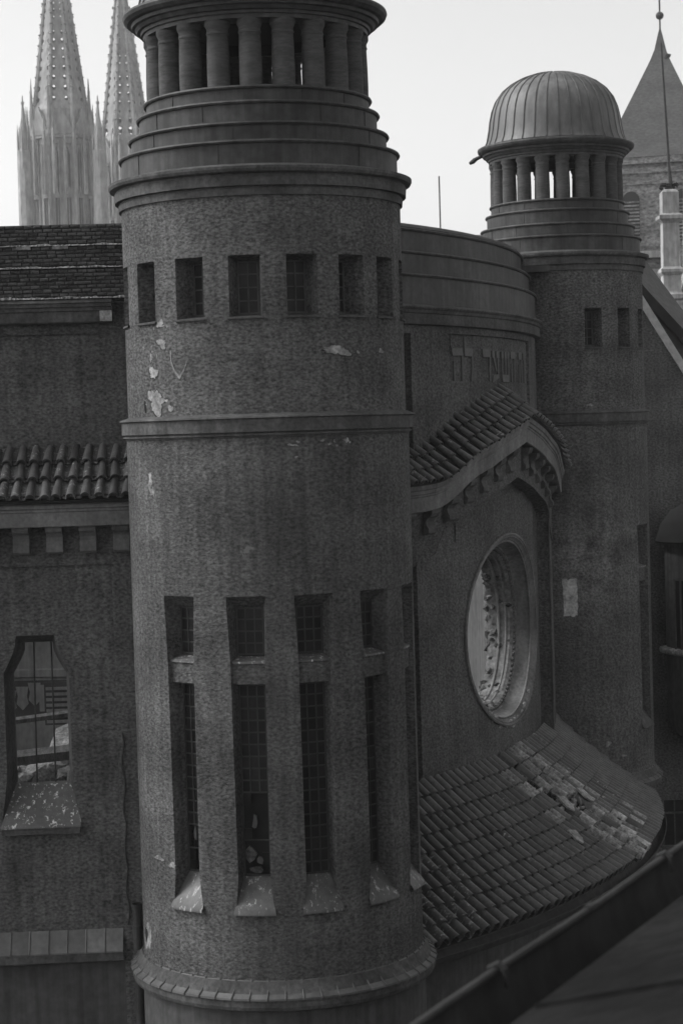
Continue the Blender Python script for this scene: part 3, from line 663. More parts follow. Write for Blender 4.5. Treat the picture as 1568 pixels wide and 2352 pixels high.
for (a, kx) in ((-27.6, 2.7), (-20.4, 4.4), (-24.5, 4.6)):    # larger loose slabs
    p0 = Vector(CP(a, RW, ZT)); p1 = Vector(CP(a, AE, ZE)); d = (p1-p0).normalized(); side = Vector((-sin(rad(a)), cos(rad(a)), 0))
    mt = frame_mat(p0+d*(p1-p0).length*(1-kx/9), p1, side)
    m = MB(); w_, l_ = rnd.uniform(.12, .15), rnd.uniform(.16, .2)
    pts = [(-w_, -l_*.6), (w_*.6, -l_), (w_, l_*.3), (w_*.2, l_), (-w_*.8, l_*.5)]
    m.add([mt @ Vector((x, y, .13)) for x, y in pts]+[mt @ Vector((x, y, .10)) for x, y in pts], [(0,1,2,3,4), (9,8,7,6,5)]+[(i, (i+1) % 5, 5+(i+1) % 5, 5+i) for i in range(5)])
    m.build('loose_slab', 'plaster', apron)
m = MB(); arc(m, [(AE-.10, ZE-.07), (AE-.02, ZE-.13), (AE-.0, ZE-.19), (AE+.05, ZE-.245), (AE+.12, ZE-.235), (AE+.165, ZE-.17), (AE+.17, ZE-.13)], P0, P1, 90)
m.tube([CP(P0+(P1-P0)*j/90, AE+.172, ZE-.125) for j in range(91)], .014, 6); m.build('eaves_gutter', 'zinc', apron, True)
m = MB(); arc(m, [(AE-.06, ZE-.08), (AE-.06, ZE-.30), (AE-.30, ZE-.33), (AE-.32, -13.5)], P0, P1, 80); m.build('porch_wall', 'housewall', apron, True)

# ---------------- downpipe between near tower and apron eave
x0, y0 = 1.27, 28.55
pipe = thing('downpipe', 'dark rain downpipe with hopper where the near tower meets the tiled apron roof', 'downpipe', (x0, y0, 0))
m = MB(); m.tube([(0, 0, Z(-7.52)), (0, 0, Z(-7.60)), (0, 0, Z(-7.80)), (-.01, .0, Z(-7.9))], [.13, .135, .125, .06], 12); m.build('hopper', 'iron', pipe, True)
m = MB(); m.tube([(-.01, 0, Z(-7.88)), (-.01, 0, Z(-8.1)), (-.06, .05, Z(-8.3)), (-.10, .08, Z(-8.5)), (-.10, .08, 0)], .058, 10); m.build('pipe', 'iron', pipe, True)
m = MB(); m.tube([(-.10, .08, Z(-8.62)), (-.10, .08, Z(-8.68))], .07, 10); m.build('pipe_collar', 'iron', pipe, True)

# ================================================================== left wing
e3 = rad(3.0)
def LW(s_, d, z): return (s_*cos(e3)-d*sin(e3), s_*sin(e3)+d*cos(e3), Z(z))
wing = thing('left_wing', 'dark stucco wing left of the near tower with a bottle shaped barred window', 'wall', (-3.0, 27.3, 0))
SL, SR = -7.0, .75
PD = .05                                         # recessed panel depth
# window outline, (s, z) outer and inner
def bottle(flare, tw, sw, zt, zs, zb, cx):
    L_ = [(cx-tw, zt), (cx-tw-.012, zt-.10*(zt-zs))]
    for k in range(1, 6):
        f = k/6; L_.append((cx-tw-(sw-tw)*(f**1.35), zt-(zt-zs)*(.12+.88*f)))
    L_ += [(cx-sw, zs), (cx-sw, zs-.06)] + [(cx-sw, zs-.06+(zb-zs+.06)*k/6) for k in range(1, 7)]
    if flare: L_ = [(x-(max(0, -4.80-z)/.60)*.10, z) for x, z in L_]
    R_ = [(2*cx-x, z) for x, z in L_][::-1]
    return L_ + R_
OUT = bottle(1, .265, .455, -2.75, -3.27, -5.40, -1.325)
INN = bottle(0, .195, .378, -2.885, -3.33, -4.90, -1.322)
m = MB()
N_ = len(OUT)
# wall round the outline: fan quads to a rectangle
RX0, RX1, RZ0, RZ1 = -2.15, -.50, -5.75, -2.4
def to_rect(p):
    x, z = p
    if abs(z+2.75) < 1e-6: return (x, RZ1)
    return (RX0 if x < -1.325 else RX1, z)
rect = [to_rect(p) for p in OUT]
for i in range(N_-1):
    a, b_, c, d = OUT[i], OUT[i+1], rect[i+1], rect[i]
    if abs(a[0]+b_[0]+2.65) < 1e-4 and a[1] == b_[1] and a[1] < -5: continue
    m.quad(LW(a[0], PD, a[1]), LW(b_[0], PD, b_[1]), LW(c[0], PD, c[1]), LW(d[0], PD, d[1]))
# top corners and the field above, below and to the sides
tl = OUT[0]; tr = OUT[-1]
m.quad(LW(tl[0], PD, tl[1]), LW(tr[0], PD, tr[1]), LW(tr[0], PD, RZ1), LW(tl[0], PD, RZ1))
for p, sx in ((OUT[0], RX0), (OUT[-1], RX1)): m.add([LW(p[0], PD, RZ1), LW(sx, PD, RZ1), LW(sx, PD, OUT[1][1])], [(0, 1, 2)])
def sub(m, s0, s1, z0, z1, d, n=6, k=6):
    m.grid([[LW(s0+(s1-s0)*i/n, d, z0+(z1-z0)*j/k) for i in range(n+1)] for j in range(k+1)])
sub(m, SL, -.226, -2.4, -1.78, PD); sub(m, SL, RX0, -5.40, -2.4, PD); sub(m, RX1, -.226, -5.40, -2.4, PD); sub(m, SL, -.226, -7.2, -5.40, PD)
sub(m, -.226, SR, -13.5, -.9, 0.0); sub(m, SL, -.226, -1.78, -.9, 0.0)
m.quad(LW(SL, 0, -1.78), LW(-.226, 0, -1.78), LW(-.226, PD, -1.78), LW(SL, PD, -1.78)); m.quad(LW(-.226, 0, -1.78), LW(-.226, 0, -7.2), LW(-.226, PD, -7.2), LW(-.226, PD, -1.78))
m.build('lower_wall', 'stucco3', wing)
m = MB(); sub(m, SL, -.226, -13.5, -7.3, .02); m.build('base_wall', 'housewall', wing)
# window as a part: reveal, bars, sill
m = MB()
for i in range(N_):
    j = (i+1) % N_; a, b_, c, d = OUT[i], OUT[j], INN[j], INN[i]
    if a[1] < -5.3 and b_[1] < -5.3: continue
    m.quad(LW(a[0], PD, a[1]), LW(b_[0], PD, b_[1]), LW(c[0], .45, c[1]), LW(d[0], .45, d[1]))
    m.quad(LW(d[0], .45, d[1]), LW(c[0], .45, c[1]), LW(c[0], .62, c[1]), LW(d[0], .62, d[1]))
win = m.build('window', 'smooth', wing)
for x0_, x1_ in ((-1.39, -1.412), (-1.145, -1.148)):
    m = MB(); m.tube([LW(x0_, .46, -2.86), LW(x1_, .46, -4.95)], .013, 6); m.build('bar', 'iron', win, True)
m = MB(); m.grid([[LW(-1.715+.79*j/6, .46, -4.88) for j in range(7)], [LW(-1.80+.955*j/6, .18, -5.17) for j in range(7)], [LW(-1.885+1.115*j/6, -.07, -5.425) for j in range(7)], [LW(-1.885+1.115*j/6, -.075, -5.445) for j in range(7)], [LW(-1.88+1.105*j/6, -.06, -5.45) for j in range(7)]]); m.build('sloped_sill', 'sill', win)
m = MB(); m.box((-1.87, -.055, -5.535), (-.785, .04, -5.448), LW); m.build('sill_board', 'smooth', win)
# string course of lead sheets
for k in range(26):
    s0 = -.235-.262*(k+1); m = MB()
    pr = [(-.0+PD, -6.925), (-.02+PD, -6.95), (-.08, -7.10), (-.155, -7.195), (-.158, -7.215)]
    m.grid([[LW(s0+.006+.25*j/2, d, z) for j in range(3)] for d, z in pr]); m.tube([LW(s0, d-.003, z+.004) for d, z in pr], .011, 5)
    m.build('lead_sheet', 'lead', wing)
m = MB(); m.grid([[LW(s_, d, z) for s_ in (SL, -.235)] for d, z in ((.05, -6.93), (-.145, -7.20), (-.15, -7.22), (-.15, -7.33), (-.10, -7.36), (.03, -7.37))]); m.quad(*[LW(-.235, d, z) for d, z in ((.05, -6.93), (-.145, -7.20), (-.15, -7.33), (.03, -7.37))]); m.build('string_course', 'smooth', wing)
# eaves cornice and corbels
m = MB(); m.grid([[LW(s_, d, z) for s_ in (SL, SR)] for d, z in ((.0, -1.225), (-.345, -1.225), (-.35, -1.215), (-.352, -1.03), (-.37, -1.015), (-.37, -.985), (-.395, -.97), (-.395, -.93), (-.42, -.91), (-.425, -.87), (-.36, -.85), (.2, -.5))]); m.build('eaves_cornice', 'fascia', wing)
cp = [(.01, -1.60), (-.11, -1.61), (-.15, -1.58), (-.155, -1.50), (-.12, -1.43), (-.115, -1.38), (-.15, -1.335), (-.23, -1.30), (-.25, -1.265), (-.25, -1.222), (.01, -1.222)]
for k in range(13):
    c = -.07-.46*k; m = MB(); n = len(cp)
    m.add([LW(c-.113, d, z) for d, z in cp]+[LW(c+.113, d, z) for d, z in cp], [tuple(range(n)), tuple(range(2*n-1, n-1, -1))]+[(i, (i+1) % n, n+(i+1) % n, n+i) for i in range(n)])
    m.build('corbel', 'fascia', wing)
# small tiled roof
m = MB(); m.grid([[LW(s_, d, z) for s_ in (SL, SR)] for d, z in ((.75, -.14), (.1, -.55), (-.47, -.86), (-.47, -.90), (-.38, -.92))]); eroof = m.build('eaves_roof', 'bed', wing)
ET = barrel(.50, .050, .072); ETs = barrel(.50, .050, .072, mat='tilespot'); EP = barrel(.50, .062, .054, mat='tiledark', hf=.7); rnd = random.Random(9)
for k in range(36):
    c = .62-.189*k
    p0 = Vector(LW(c, .70, -.15)); p1 = Vector(LW(c, -.50, -.875)); side = Vector(LW(1, 0, 0))-Vector(LW(0, 0, 0)); L_ = (p1-p0).length; d = (p1-p0).normalized()
    for kx in range(3):
        o = link('pan_tile', EP, eroof)
        o.matrix_local = frame_mat(p0+d*(L_-.452*(kx+1)-.05), p1, side) @ Matrix.Translation((.0945, rnd.uniform(-.012, .012), .045)) @ Matrix.Rotation(.05, 4, 'X') @ Matrix.Rotation(pi, 4, 'Y')
        o = link('tile', ETs if rnd.random() < .45 else ET, eroof)
        o.matrix_local = frame_mat(p0+d*(L_-.452*(kx+1)-.04), p1, side) @ Matrix.Translation((rnd.uniform(-.012, .012), rnd.uniform(-.01, .01), .008)) @ Matrix.Rotation(.075+rnd.uniform(-.015, .015), 4, 'X') @ Matrix.Rotation(rnd.uniform(-.04, .04), 4, 'Z')
# upper wall
m = MB(); sub(m, SL, -.256, .202, 1.469, .75); sub(m, -.256, SR, -.3, 1.9, .70); sub(m, SL, -.256, 1.469, 1.9, .70); sub(m, SL, -.256, -.3, .202, .70)
m.quad(LW(SL, .70, 1.469), LW(-.256, .70, 1.469), LW(-.256, .75, 1.469), LW(SL, .75, 1.469)); m.quad(LW(-.256, .70, 1.469), LW(-.256, .70, .202), LW(-.256, .75, .202), LW(-.256, .75, 1.469)); m.quad(LW(SL, .70, .202), LW(-.256, .70, .202), LW(-.256, .75, .202), LW(SL, .75, .202))
m.build('upper_wall', 'stucco3', wing)
m = MB(); pr = ((.70, 1.60), (.50, 1.615), (.49, 1.63), (.485, 1.765), (.46, 1.78), (.46, 1.82), (.43, 1.835), (.425, 1.875), (.40, 1.89), (.42, 1.93), (.72, 1.96))
m.grid([[LW(s_, d, z) for s_ in (SL, -.13)] for d, z in pr]); m.add([LW(-.13, d, z) for d, z in pr], [tuple(range(len(pr)))]); m.build('upper_cornice', 'smooth', wing)
blk = MB(); blk.box((-.30, .47, 1.625), (-.13, .70, 1.83), LW); blk.build('bare_cornice_end', 'plaster', wing)
# stripped attic: three tiers of bare brick with mortar ledges
BR = {}
def brick_mesh(L_, H_, D_, v):
    key = (L_, H_, v)
    if key not in BR:
        rr = random.Random(v*17+int(L_*1000)); c = .012; m = MB()
        def j(): return rr.uniform(-.004, .004)
        bk = [(-L_/2, D_, -H_/2), (L_/2, D_, -H_/2), (L_/2, D_, H_/2), (-L_/2, D_, H_/2)]
        md = [(x+j(), c, z+j()) for x, _, z in bk]; ft = [(x*(1-2*c/L_)+j(), 0+j()*.7, z*(1-2*c/H_)+j()) for x, _, z in bk]
        m.grid([bk, md, ft], True); k0 = len(m.v); m.add(ft, [(0, 1, 2, 3)])
        me = bpy.data.meshes.new('brick'); me.from_pydata(m.v, [], m.f); me.materials.append(M['brick']); BR[key] = me
    return BR[key]
rnd = random.Random(4); tiers = [(1.985, 7, .56), (2.435, 5, .72), (2.757, 5, .86)]
zc = 0
for ti_, (zb, nr, d0) in enumerate(tiers):
    m = MB(); m.box((SL, d0+.018, zb-.06), (SR, d0+.5, zb+.0555*nr), LW); core = m.build('attic_wall', 'mortar', wing)
    for r_ in range(nr):
        z = zb+.0555*(r_+.5); x = .45-(.065 if r_ % 2 else 0)
        while x > -2.45:
            L_ = rnd.choice([.118, .118, .112, .122, .122, .125 if rnd.random() < .8 else .24])
            if not (ti_ == 1 and r_ == nr-1 and (rnd.random() < .35)):
                o = link('brick', brick_mesh(L_, .044, .08, rnd.randrange(5)), core)
                o.matrix_local = Matrix.Translation(LW(x-L_/2, d0+rnd.uniform(-.008, .008), z+rnd.uniform(-.003, .003))) @ Matrix.Rotation(e3+rnd.uniform(-.03, .03), 4, 'Z') @ Matrix.Rotation(rnd.uniform(-.03, .03), 4, 'Y')
            x -= L_+rnd.uniform(.010, .018)
for (z, d0, d1, h) in ((1.95, .40, .60, .035), (2.395, .55, .76, .03), (2.722, .70, .90, .03)):   # uneven lime mortar on the ledges
    m = MB(); n = 150; rows = [[], [], [], []]
    for j in range(n+1):
        s_ = -2.6+3.2*j/n; q = .5+.5*sin(s_*11+z*5)*sin(s_*4.1+z*9)
        hh = h*(.35+.75*max(0, q)+rnd.uniform(-.15, .25)); dd = d0+rnd.uniform(-.015, .02)
        rows[0].append(LW(s_, dd, z-.004)); rows[1].append(LW(s_, dd+.012, z+hh*.7)); rows[2].append(LW(s_, d0+.08, z+hh)); rows[3].append(LW(s_, d1, z+hh))
    m.grid(rows); m.build('mortar_ledge', 'lime', wing)
for s_, L_ in ((-1.36, .2), (-.84, .22)):
    m = MB(); m.box((s_-L_/2, .688, 2.672), (s_+L_/2, .76, 2.712), LW); m.build('mortar_pad', 'lime', wing)
# cable and damaged pipe in the corner
m = MB(); rnd = random.Random(2); m.tube([LW(-.16+.018*sin(k*1.7)+rnd.uniform(-.006, .006), -.015, -4.15-.16*k) for k in range(18)], .012, 5); cab = m.build('cable', 'iron'); cab.location = (-3.0, 27.3, 0)
tag(cab, 'dark cable hanging down the stucco wing beside the near tower', 'cable')
pp = thing('short_downpipe', 'short dark downpipe in the corner left of the near tower base', 'downpipe', LW(-.03, -.12, -EYE))
pp.location = Vector(LW(-.03, -.12, -EYE))+Vector((-3.0, 27.3, 0))
m = MB(); m.tube([(0, 0, Z(-6.55)), (0, 0, Z(-7.5)), (0, 0, 0)], .062, 10); m.build('pipe', 'iron', pp, True)
for z in (-6.55, -6.85, -7.2): m = MB(); m.tube([(0, 0, Z(z)), (0, 0, Z(z-.05))], .075, 10); m.build('pipe_collar', 'iron', pp, True)
m = MB(); m.tube([(.12, .03, Z(-6.6)), (.12, .03, Z(-7.3))], .05, 8); m.build('pipe_branch', 'iron', pp, True)

# ================================================================== roofless interior seen through the openings
inn = thing('inner_hall_wall', 'pale plastered inner wall of the roofless hall seen through the window openings', 'wall', (CX, CY, 0))
def IA(m, prof, a0, a1, n=80): m.grid([[CP(a0+(a1-a0)*j/n, r, z) for j in range(n+1)] for r, z in prof]); return m
IA(MB(), [(12.45, 1.0), (12.45, -13.5)], 4.0, 150, 100).build('inner_plaster', 'inner', inn, True)
IA(MB(), [(12.46, 1.0), (12.95, 1.0), (12.95, -13.5)], 4.0, 150, 100).build('outer_face', 'housewall', inn, True)
IA(MB(), [(12.44, -6.05), (12.36, -6.08), (12.36, -6.26), (12.44, -6.3)], 30, 140, 60).build('cornice_band', 'inner', inn, True)
IA(MB(), [(12.43, -6.36), (12.43, -7.35)], 30, 140, 60).build('frieze', 'dark', inn, True)
for k in range(90):                              # tongue shaped ornaments and small panels along the frieze
    a = 40+k*1.5; m = MB()
    if k % 6 < 4:
        w_ = .17; pts = [(-w_, 0), (w_, 0), (w_*.7, -.25), (w_*.95, -.45), (0, -.62), (-w_*.95, -.45), (-w_*.7, -.25)]
        zt = -6.42-.1*(k % 3)
    else: pts = [(-.2, 0), (.2, 0), (.2, -.7), (-.2, -.7)]; zt = -6.48
    n = len(pts); m.add([CP(a+deg(x/12.4), 12.40, zt+z) for x, z in pts]+[CP(a+deg(x/12.4), 12.44, zt+z) for x, z in pts], [tuple(range(n))]+[(i, (i+1) % n, n+(i+1) % n, n+i) for i in range(n)])
    m.build('frieze_ornament', 'inner', inn)
rub = thing('rubble_heap', 'pale heap of fallen masonry inside the roofless hall', 'rubble', (-5.6, 40, 0))
m = MB(); rnd = random.Random(8); rows = []
for i in range(25):
    row = []
    for j in range(25):
        u, v = i/24*2-1, j/24*2-1; r2 = min(1, u*u+v*v)
        row.append((u*5.5, v*6.5, Z(-13.4+(6.7+1.1*sin(i*.9)*cos(j*.7))*(1-r2)**.6+rnd.uniform(-.3, .3))))
    rows.append(row)
m.grid(rows); m.build('rubble_mound', 'rubble', rub)
for k in range(120):
    u, v = rnd.uniform(-.75, .75), rnd.uniform(-.95, .4); mb = MB()
    chunk(mb, (u*5.5, v*6.5, Z(-13.4+6.6*(max(0, 1-u*u-v*v))**.6+.25)), rnd.uniform(.12, .34), rnd, (1, .7, .6)); mb.build('masonry_block', 'rubble', rub)
for k, (p, q, r_) in enumerate([((-2.2, -4.2, -5.35), (2.2, -3.7, -4.95), .07), ((-2.0, -5.2, -5.85), (2.4, -4.6, -5.55), .15), ((-1.0, -6.0, -5.9), (1.3, -6.2, -7.0), .09), ((.75, -6.0, -5.8), (.55, -6.0, -7.2), .05)]):
    m = MB(); m.tube([(p[0], p[1], Z(p[2])), (q[0], q[1], Z(q[2]))], r_, 6)
    b_ = m.build('fallen_beam', 'wood'); b_.location = (-5.6, 40, 0)
    tag(b_, ['thin charred beam lying above the thick one inside the bottle window', 'thick charred beam lying across the rubble inside the bottle window', 'slanting charred post at lower left inside the bottle window', 'short upright charred stake low inside the bottle window'][k], 'beam', 'charred beams in the hall')
sh = thing('louvred_shutter', 'slatted shutter with pale slats on the far inner wall', 'shutter', (-7.32, 47.5, 0))
for k in range(7): m = MB(); m.box((0, 0, Z(-6.95+.135*k)), (.85, .05, Z(-6.88+.135*k))); m.build('slat', 'inner', sh)
m = MB(); m.box((-.05, .06, Z(-7.0)), (.9, .1, Z(-5.95))); m.build('shutter_back', 'dark', sh)

# ================================================================== foreground eave (the roof the camera looks over)
gd = Vector((.4560, .8900, 0)); gn = Vector((.8900, -.4560, 0))
G0 = Vector((.204, 6.004, 0))
def GP(t, o, z): p = G0+gd*t+gn*o; return (p.x, p.y, Z(z))
gut = thing('sheet_roofed_house', 'blurred dark sheet roof with box gutter across the bottom right corner', 'house', (0, 0, 0))
m = MB(); n = 50; T_ = [-6+26*j/n for j in range(n+1)]
m.grid([[GP(t, o, z+.004*sin(t*3)) for t in T_] for o, z in ((-.012, -1.86), (-.005, -1.95), (.03, -2.03), (.10, -2.06), (.19, -2.05), (.235, -2.0), (.245, -1.90))])
m.build('gutter_trough', 'zinc', gut, True)
m = MB(); m.tube([GP(t, -.012, -1.85+.004*sin(t*3)) for t in T_], .015, 8); m.build('gutter_bead', 'bead', gut, True)
for t in (-1.4, .62, 2.45, 4.3, 6.1):
    m = MB(); m.tube([GP(t, .03, -1.90), GP(t, .02, -1.838), GP(t, 0, -1.822), GP(t, -.035, -1.84), GP(t, -.035, -1.90), GP(t, -.0, -1.99)], .013, 5); m.build('gutter_bracket', 'zinc', gut, True)
    m = MB(); m.tube([GP(t+.9, -.012, -1.85), GP(t+.96, -.012, -1.85)], .019, 8); m.build('gutter_joint', 'bead', gut, True)
roof = gut
m = MB(); m.grid([[GP(t, o, -1.86+(o-.24)*.27) for t in T_] for o in (.24, 1.0, 2.0, 3.2, 8.0)]); m.grid([[GP(t, o, z) for t in T_] for o, z in ((.24, -1.86), (.245, -1.93), (.24, -13.4))]); m.build('roof_sheet', 'roofsheet', roof)  # sheet carried on out of view behind the camera to block sky light
for t in (-2.2, .3, 2.8, 5.3, 7.8): m = MB(); m.tube([GP(t, .26, -1.852), GP(t, 8.0, -1.852+7.74*.27)], .014, 5); m.build('roof_seam', 'roofsheet', roof)

# ================================================================== neighbouring house at the right
hs = thing('neighbour_house', 'dark rendered house behind the far tower with a sloping pale gable coping', 'house', (5.2, 43.0, 0))
f = 43/44.
def NX(x): return x*f-5.2
m = MB(); pts = [(NX(5.4), 4.4), (NX(6.92), 2.50*f), (NX(7.75), 1.12*f), (NX(10.5), -3.2), (NX(10.5), -13.5), (NX(5.4), -13.5)]
n = len(pts); m.add([(x, 0, Z(z)) for x, z in pts]+[(x, 5, Z(z)) for x, z in pts], [tuple(range(n))]+[(i, (i+1) % n, n+(i+1) % n, n+i) for i in range(n)]); m.build('gable_wall', 'stucco2', hs)
m = MB(); d = Vector((.83, 0, -1.4)).normalized(); nrm = Vector((1.4, 0, .83)).normalized()
p = Vector((NX(6.92), 0, Z(2.50*f)))
def BT(t, o, y): q = p+d*t+nrm*o; return (q.x, y, q.z)
m.add([BT(t, o, y) for t in (-2.2, 7) for o in (-.06, .085) for y in (-.12, .25)], [(0,1,3,2), (4,6,7,5), (0,4,5,1), (2,3,7,6), (0,2,6,4), (1,5,7,3)]); m.build('gable_coping', 'beam', hs)
# roof behind
rf = thing('slate_house_roof', 'slate roof with dark eaves behind the pale coping at the right edge', 'roof', (6.5, 47, 0))
m = MB(); ev = [(5.9, 4.35), (6.92, 2.95), (7.77, 1.98), (9.0, .55)]; up = [(5.9, 4.95), (6.92, 3.62), (7.77, 2.42), (9.0, .70)]
k_ = 47/44.; k2 = 50/44.
m.grid([[(x*k_-6.5, 0, Z(z*k_)) for x, z in ev], [(x*k2-6.5, 3, Z(z*k2)) for x, z in up]]); m.build('slates', 'slate', rf)
m = MB(); m.grid([[(x*k_-6.5, -.05, Z(z*k_+.01)) for x, z in ev], [(x*k_-6.55, -.05, Z(z*k_-.26)) for x, z in ev], [(x*k_-6.55, .6, Z(z*k_-.30)) for x, z in ev]]); m.build('eaves_board', 'dark', rf)
m = MB(); m.grid([[(x*k_-6.5, .2, Z(z*k_-.25)) for x, z in ev], [(x*k_-6.5, .2, Z(-6)) for x, z in ev]]); m.build('dormer_wall', 'slate', rf)
# oriel
ori = thing('oriel_window', 'rounded oriel with dark curved metal cap at the right edge', 'oriel', (8.05, 42.5, 0))
def OL(prof, a0=-105, a1=105, n=28): return lathe(prof, a0, a1, n)
OL([(1.24, -2.66), (1.26, -2.63), (1.22, -2.55), (1.12, -2.25), (.92, -1.98), (.6, -1.82), (.2, -1.76), (.01, -1.75)]).build('oriel_cap', 'dark', ori, True)
OL([(1.06, -2.66), (1.06, -4.98)]).build('oriel_drum', 'housewall', ori, True)
OL([(1.06, -4.93), (1.2, -4.96), (1.22, -5.0), (1.21, -5.05), (1.07, -5.09)]).build('oriel_sill', 'plaster', ori, True)
OL([(1.07, -5.08), (1.05, -6.6), (.98, -6.75), (.8, -6.9), (.3, -7.2), (.01, -7.25)]).build('oriel_base', 'housewall', ori, True)
for a in (-52, -22, 8, 38):
    o = OL([(1.075, -4.9), (1.075, -3.45)], a-9, a+9, 5).build('oriel_light', 'glass', ori); 
    for q in (-9.5, 0, 9.5):
        aa = rad(a+q); m = MB(); m.tube([(1.085*sin(aa), -1.085*cos(aa), Z(-4.95)), (1.085*sin(aa), -1.085*cos(aa), Z(-3.42))], .025, 5); m.build('mullion', 'housewall', o)
    m = OL([(1.09, -3.40), (1.09, -3.46)], a-10, a+10, 5); m.build('light_head', 'housewall', o)
for a in (-40, -10): OL([(1.068, -2.75), (1.068, -3.35)], a-5, a+3, 4).build('lime_streak', 'stone', ori)
# lower windows of the house
for k, (x, z0, z1) in enumerate(((7.05, -9.4, -8.4), (7.75, -9.4, -8.4))):
    m = MB(); m.box((x*f-5.2, -.02, Z(z0)), (x*f-5.2+.5, .05, Z(z1))); wn = m.build('window', 'glass', hs)
    for q in (0, .245, .49): m = MB(); m.box((x*f-5.2+q, -.05, Z(z0)), (x*f-5.2+q+.03, -.021, Z(z1))); m.build('frame_bar', 'smooth', wn)
    m = MB(); m.box((x*f-5.25, -.09, Z(z0-.06)), (x*f-5.2+.56, -.0, Z(z0))); m.build('window_sill', 'smooth', wn)
    m = MB(); m.box((x*f-5.2, -.055, Z(z1-.3)), (x*f-5.2+.5, -.022, Z(z1-.26))); m.build('transom', 'smooth', wn)

# ================================================================== background
# low roof and thin mast behind the hall
bh = thing('distant_low_roof', 'pale low roof ridge showing just left of the far dome tower', 'roof', (2.6, 55, 0))
m = MB(); m.add([(0, 0, Z(3.2)), (4.2, 0, Z(3.2)), (4.2, 2.6, Z(5.56)), (.3, 2.6, Z(5.56)), (0, 5.2, Z(3.2)), (4.2, 5.2, Z(3.2))], [(0, 1, 2, 3), (3, 2, 5, 4), (0, 3, 4), (1, 5, 2)]); m.build('roof_slope', 'church', bh)
m = MB(); m.box((.1, .1, 0), (4.1, 5.1, Z(3.25))); m.build('house_wall', 'housewall', bh)
m = MB(); m.tube([(6.53, 120, 0), (6.53, 120, Z(15.2))], .045, 6); mo = m.build('thin_mast', 'iron'); tag(mo, 'thin vertical mast against the sky between the towers', 'mast')
# church tower with pyramid roof
ch = thing('church_tower', 'square stone church tower with steep pyramid roof behind the far dome', 'tower', (25.2, 150, 0), rad(-14))
m = MB(); hw = 4.0
m.add([(-hw, -hw, 0), (hw, -hw, 0), (hw, hw, 0), (-hw, hw, 0), (-hw, -hw, Z(19)), (hw, -hw, Z(19)), (hw, hw, Z(19)), (-hw, hw, Z(19))], [(0,1,5,4), (1,2,6,5), (2,3,7,6), (3,0,4,7)]); m.build('tower_wall', 'church', ch)
m = MB(); 
for z0, z1, h_ in ((18.3, 18.7, 4.12), (19.0, 19.5, 4.3)): m.box((-h_, -h_, Z(z0)), (h_, h_, Z(z1)))
m.build('tower_cornice', 'church', ch)
m = MB(); rows = []
for z, h_ in ((19.5, 4.35), (20.6, 3.75), (25, 1.72), (27.2, .72), (28.0, .42), (29.2, .16), (29.6, .06)): rows.append([(-h_, -h_, Z(z)), (h_, -h_, Z(z)), (h_, h_, Z(z)), (-h_, h_, Z(z))])
m.grid(rows, True); m.build('pyramid_roof', 'slate', ch)
m = MB(); m.tube([(0, 0, Z(29.5)), (0, 0, Z(33.6))], .07, 6); m.build('finial_rod', 'iron', ch)
bm = bmesh.new(); bmesh.ops.create_icosphere(bm, subdivisions=2, radius=.31); me = bpy.data.meshes.new('finial_ball'); bm.to_mesh(me); bm.free(); me.materials.append(M['iron']); o = link('finial_ball', me, ch); o.location = (0, 0, Z(30.6))
m = MB(); m.box((-.35, -.04, Z(32.6)), (.35, .04, Z(32.75))); m.build('finial_cross', 'iron', ch)
m = MB(); m.tube([(.25, -.5, Z(27.1)), (.55, -.7, Z(27.5)), (.75, -.6, Z(27.4))], .16, 6); m.build('roof_hook', 'iron', ch)
for x in (-2.1, 1.7):
    m = MB(); pts = [(-.62, 13.2), (.62, 13.2), (.62, 16.4)]+[(.62*cos(pi*k/10), 16.4+.62*sin(pi*k/10)) for k in range(1, 10)]+[(-.62, 16.4)]
    n = len(pts); m.add([(x+a, -4.02, Z(z)) for a, z in pts]+[(x+a, -3.7, Z(z)) for a, z in pts], [tuple(range(n))]+[(i, (i+1) % n, n+(i+1) % n, n+i) for i in range(n)]); bw_ = m.build('bell_opening', 'dark', ch)
    for k in range(12): mm = MB(); mm.box((x-.6, -4.12, Z(13.3+.26*k)), (x+.6, -4.0, Z(13.42+.26*k))); mm.build('louvre', 'church', bw_)
for z in (13.0, 17.6): m = MB(); m.box((-4.1, -4.1, Z(z-.12)), (4.1, 4.1, Z(z+.1))); m.build('string_course', 'church', ch)
# pale stone pinnacle with a mast, in front of the church tower
pn = thing('stone_pinnacle', 'pale moulded stone pinnacle carrying a mast at the right edge', 'pinnacle', (11.95, 70, 0))
def sq(m, prof):
    m.grid([[(-h_, -h_, Z(z)), (h_, -h_, Z(z)), (h_, h_, Z(z)), (-h_, h_, Z(z))] for h_, z in prof], True)
m = MB(); sq(m, [(.62, -6), (.62, 2.3), (.58, 2.4), (.52, 3.0), (.5, 3.3), (.40, 3.6), (.40, 4.15), (.36, 4.2)]); m.build('pinnacle_foot', 'stone', pn)
m = MB(); sq(m, [(.33, 4.2), (.42, 4.28), (.42, 4.42), (.33, 4.5), (.31, 4.55), (.31, 5.1), (.35, 5.15), (.40, 5.22), (.40, 5.32), (.33, 5.38), (.30, 5.42), (.29, 6.95), (.33, 7.0), (.43, 7.1), (.43, 7.22), (.33, 7.28), (.30, 7.3), (.29, 8.05), (.2, 8.15), (.01, 8.17)]); m.build('pinnacle_shaft', 'stone', pn)
m = MB(); m.tube([(.05, -.1, Z(8.1)), (0, -.1, Z(9)), (-.18, -.1, Z(13.3))], [.09, .05, .03], 6); m.build('mast', 'iron', pn)
m = MB(); 
for t in range(9): chunk(m, (-.3+.07*t, -.1, Z(8.2+.12*abs(sin(t*2.1)))), .09, random.Random(t), (1, 1, 1))
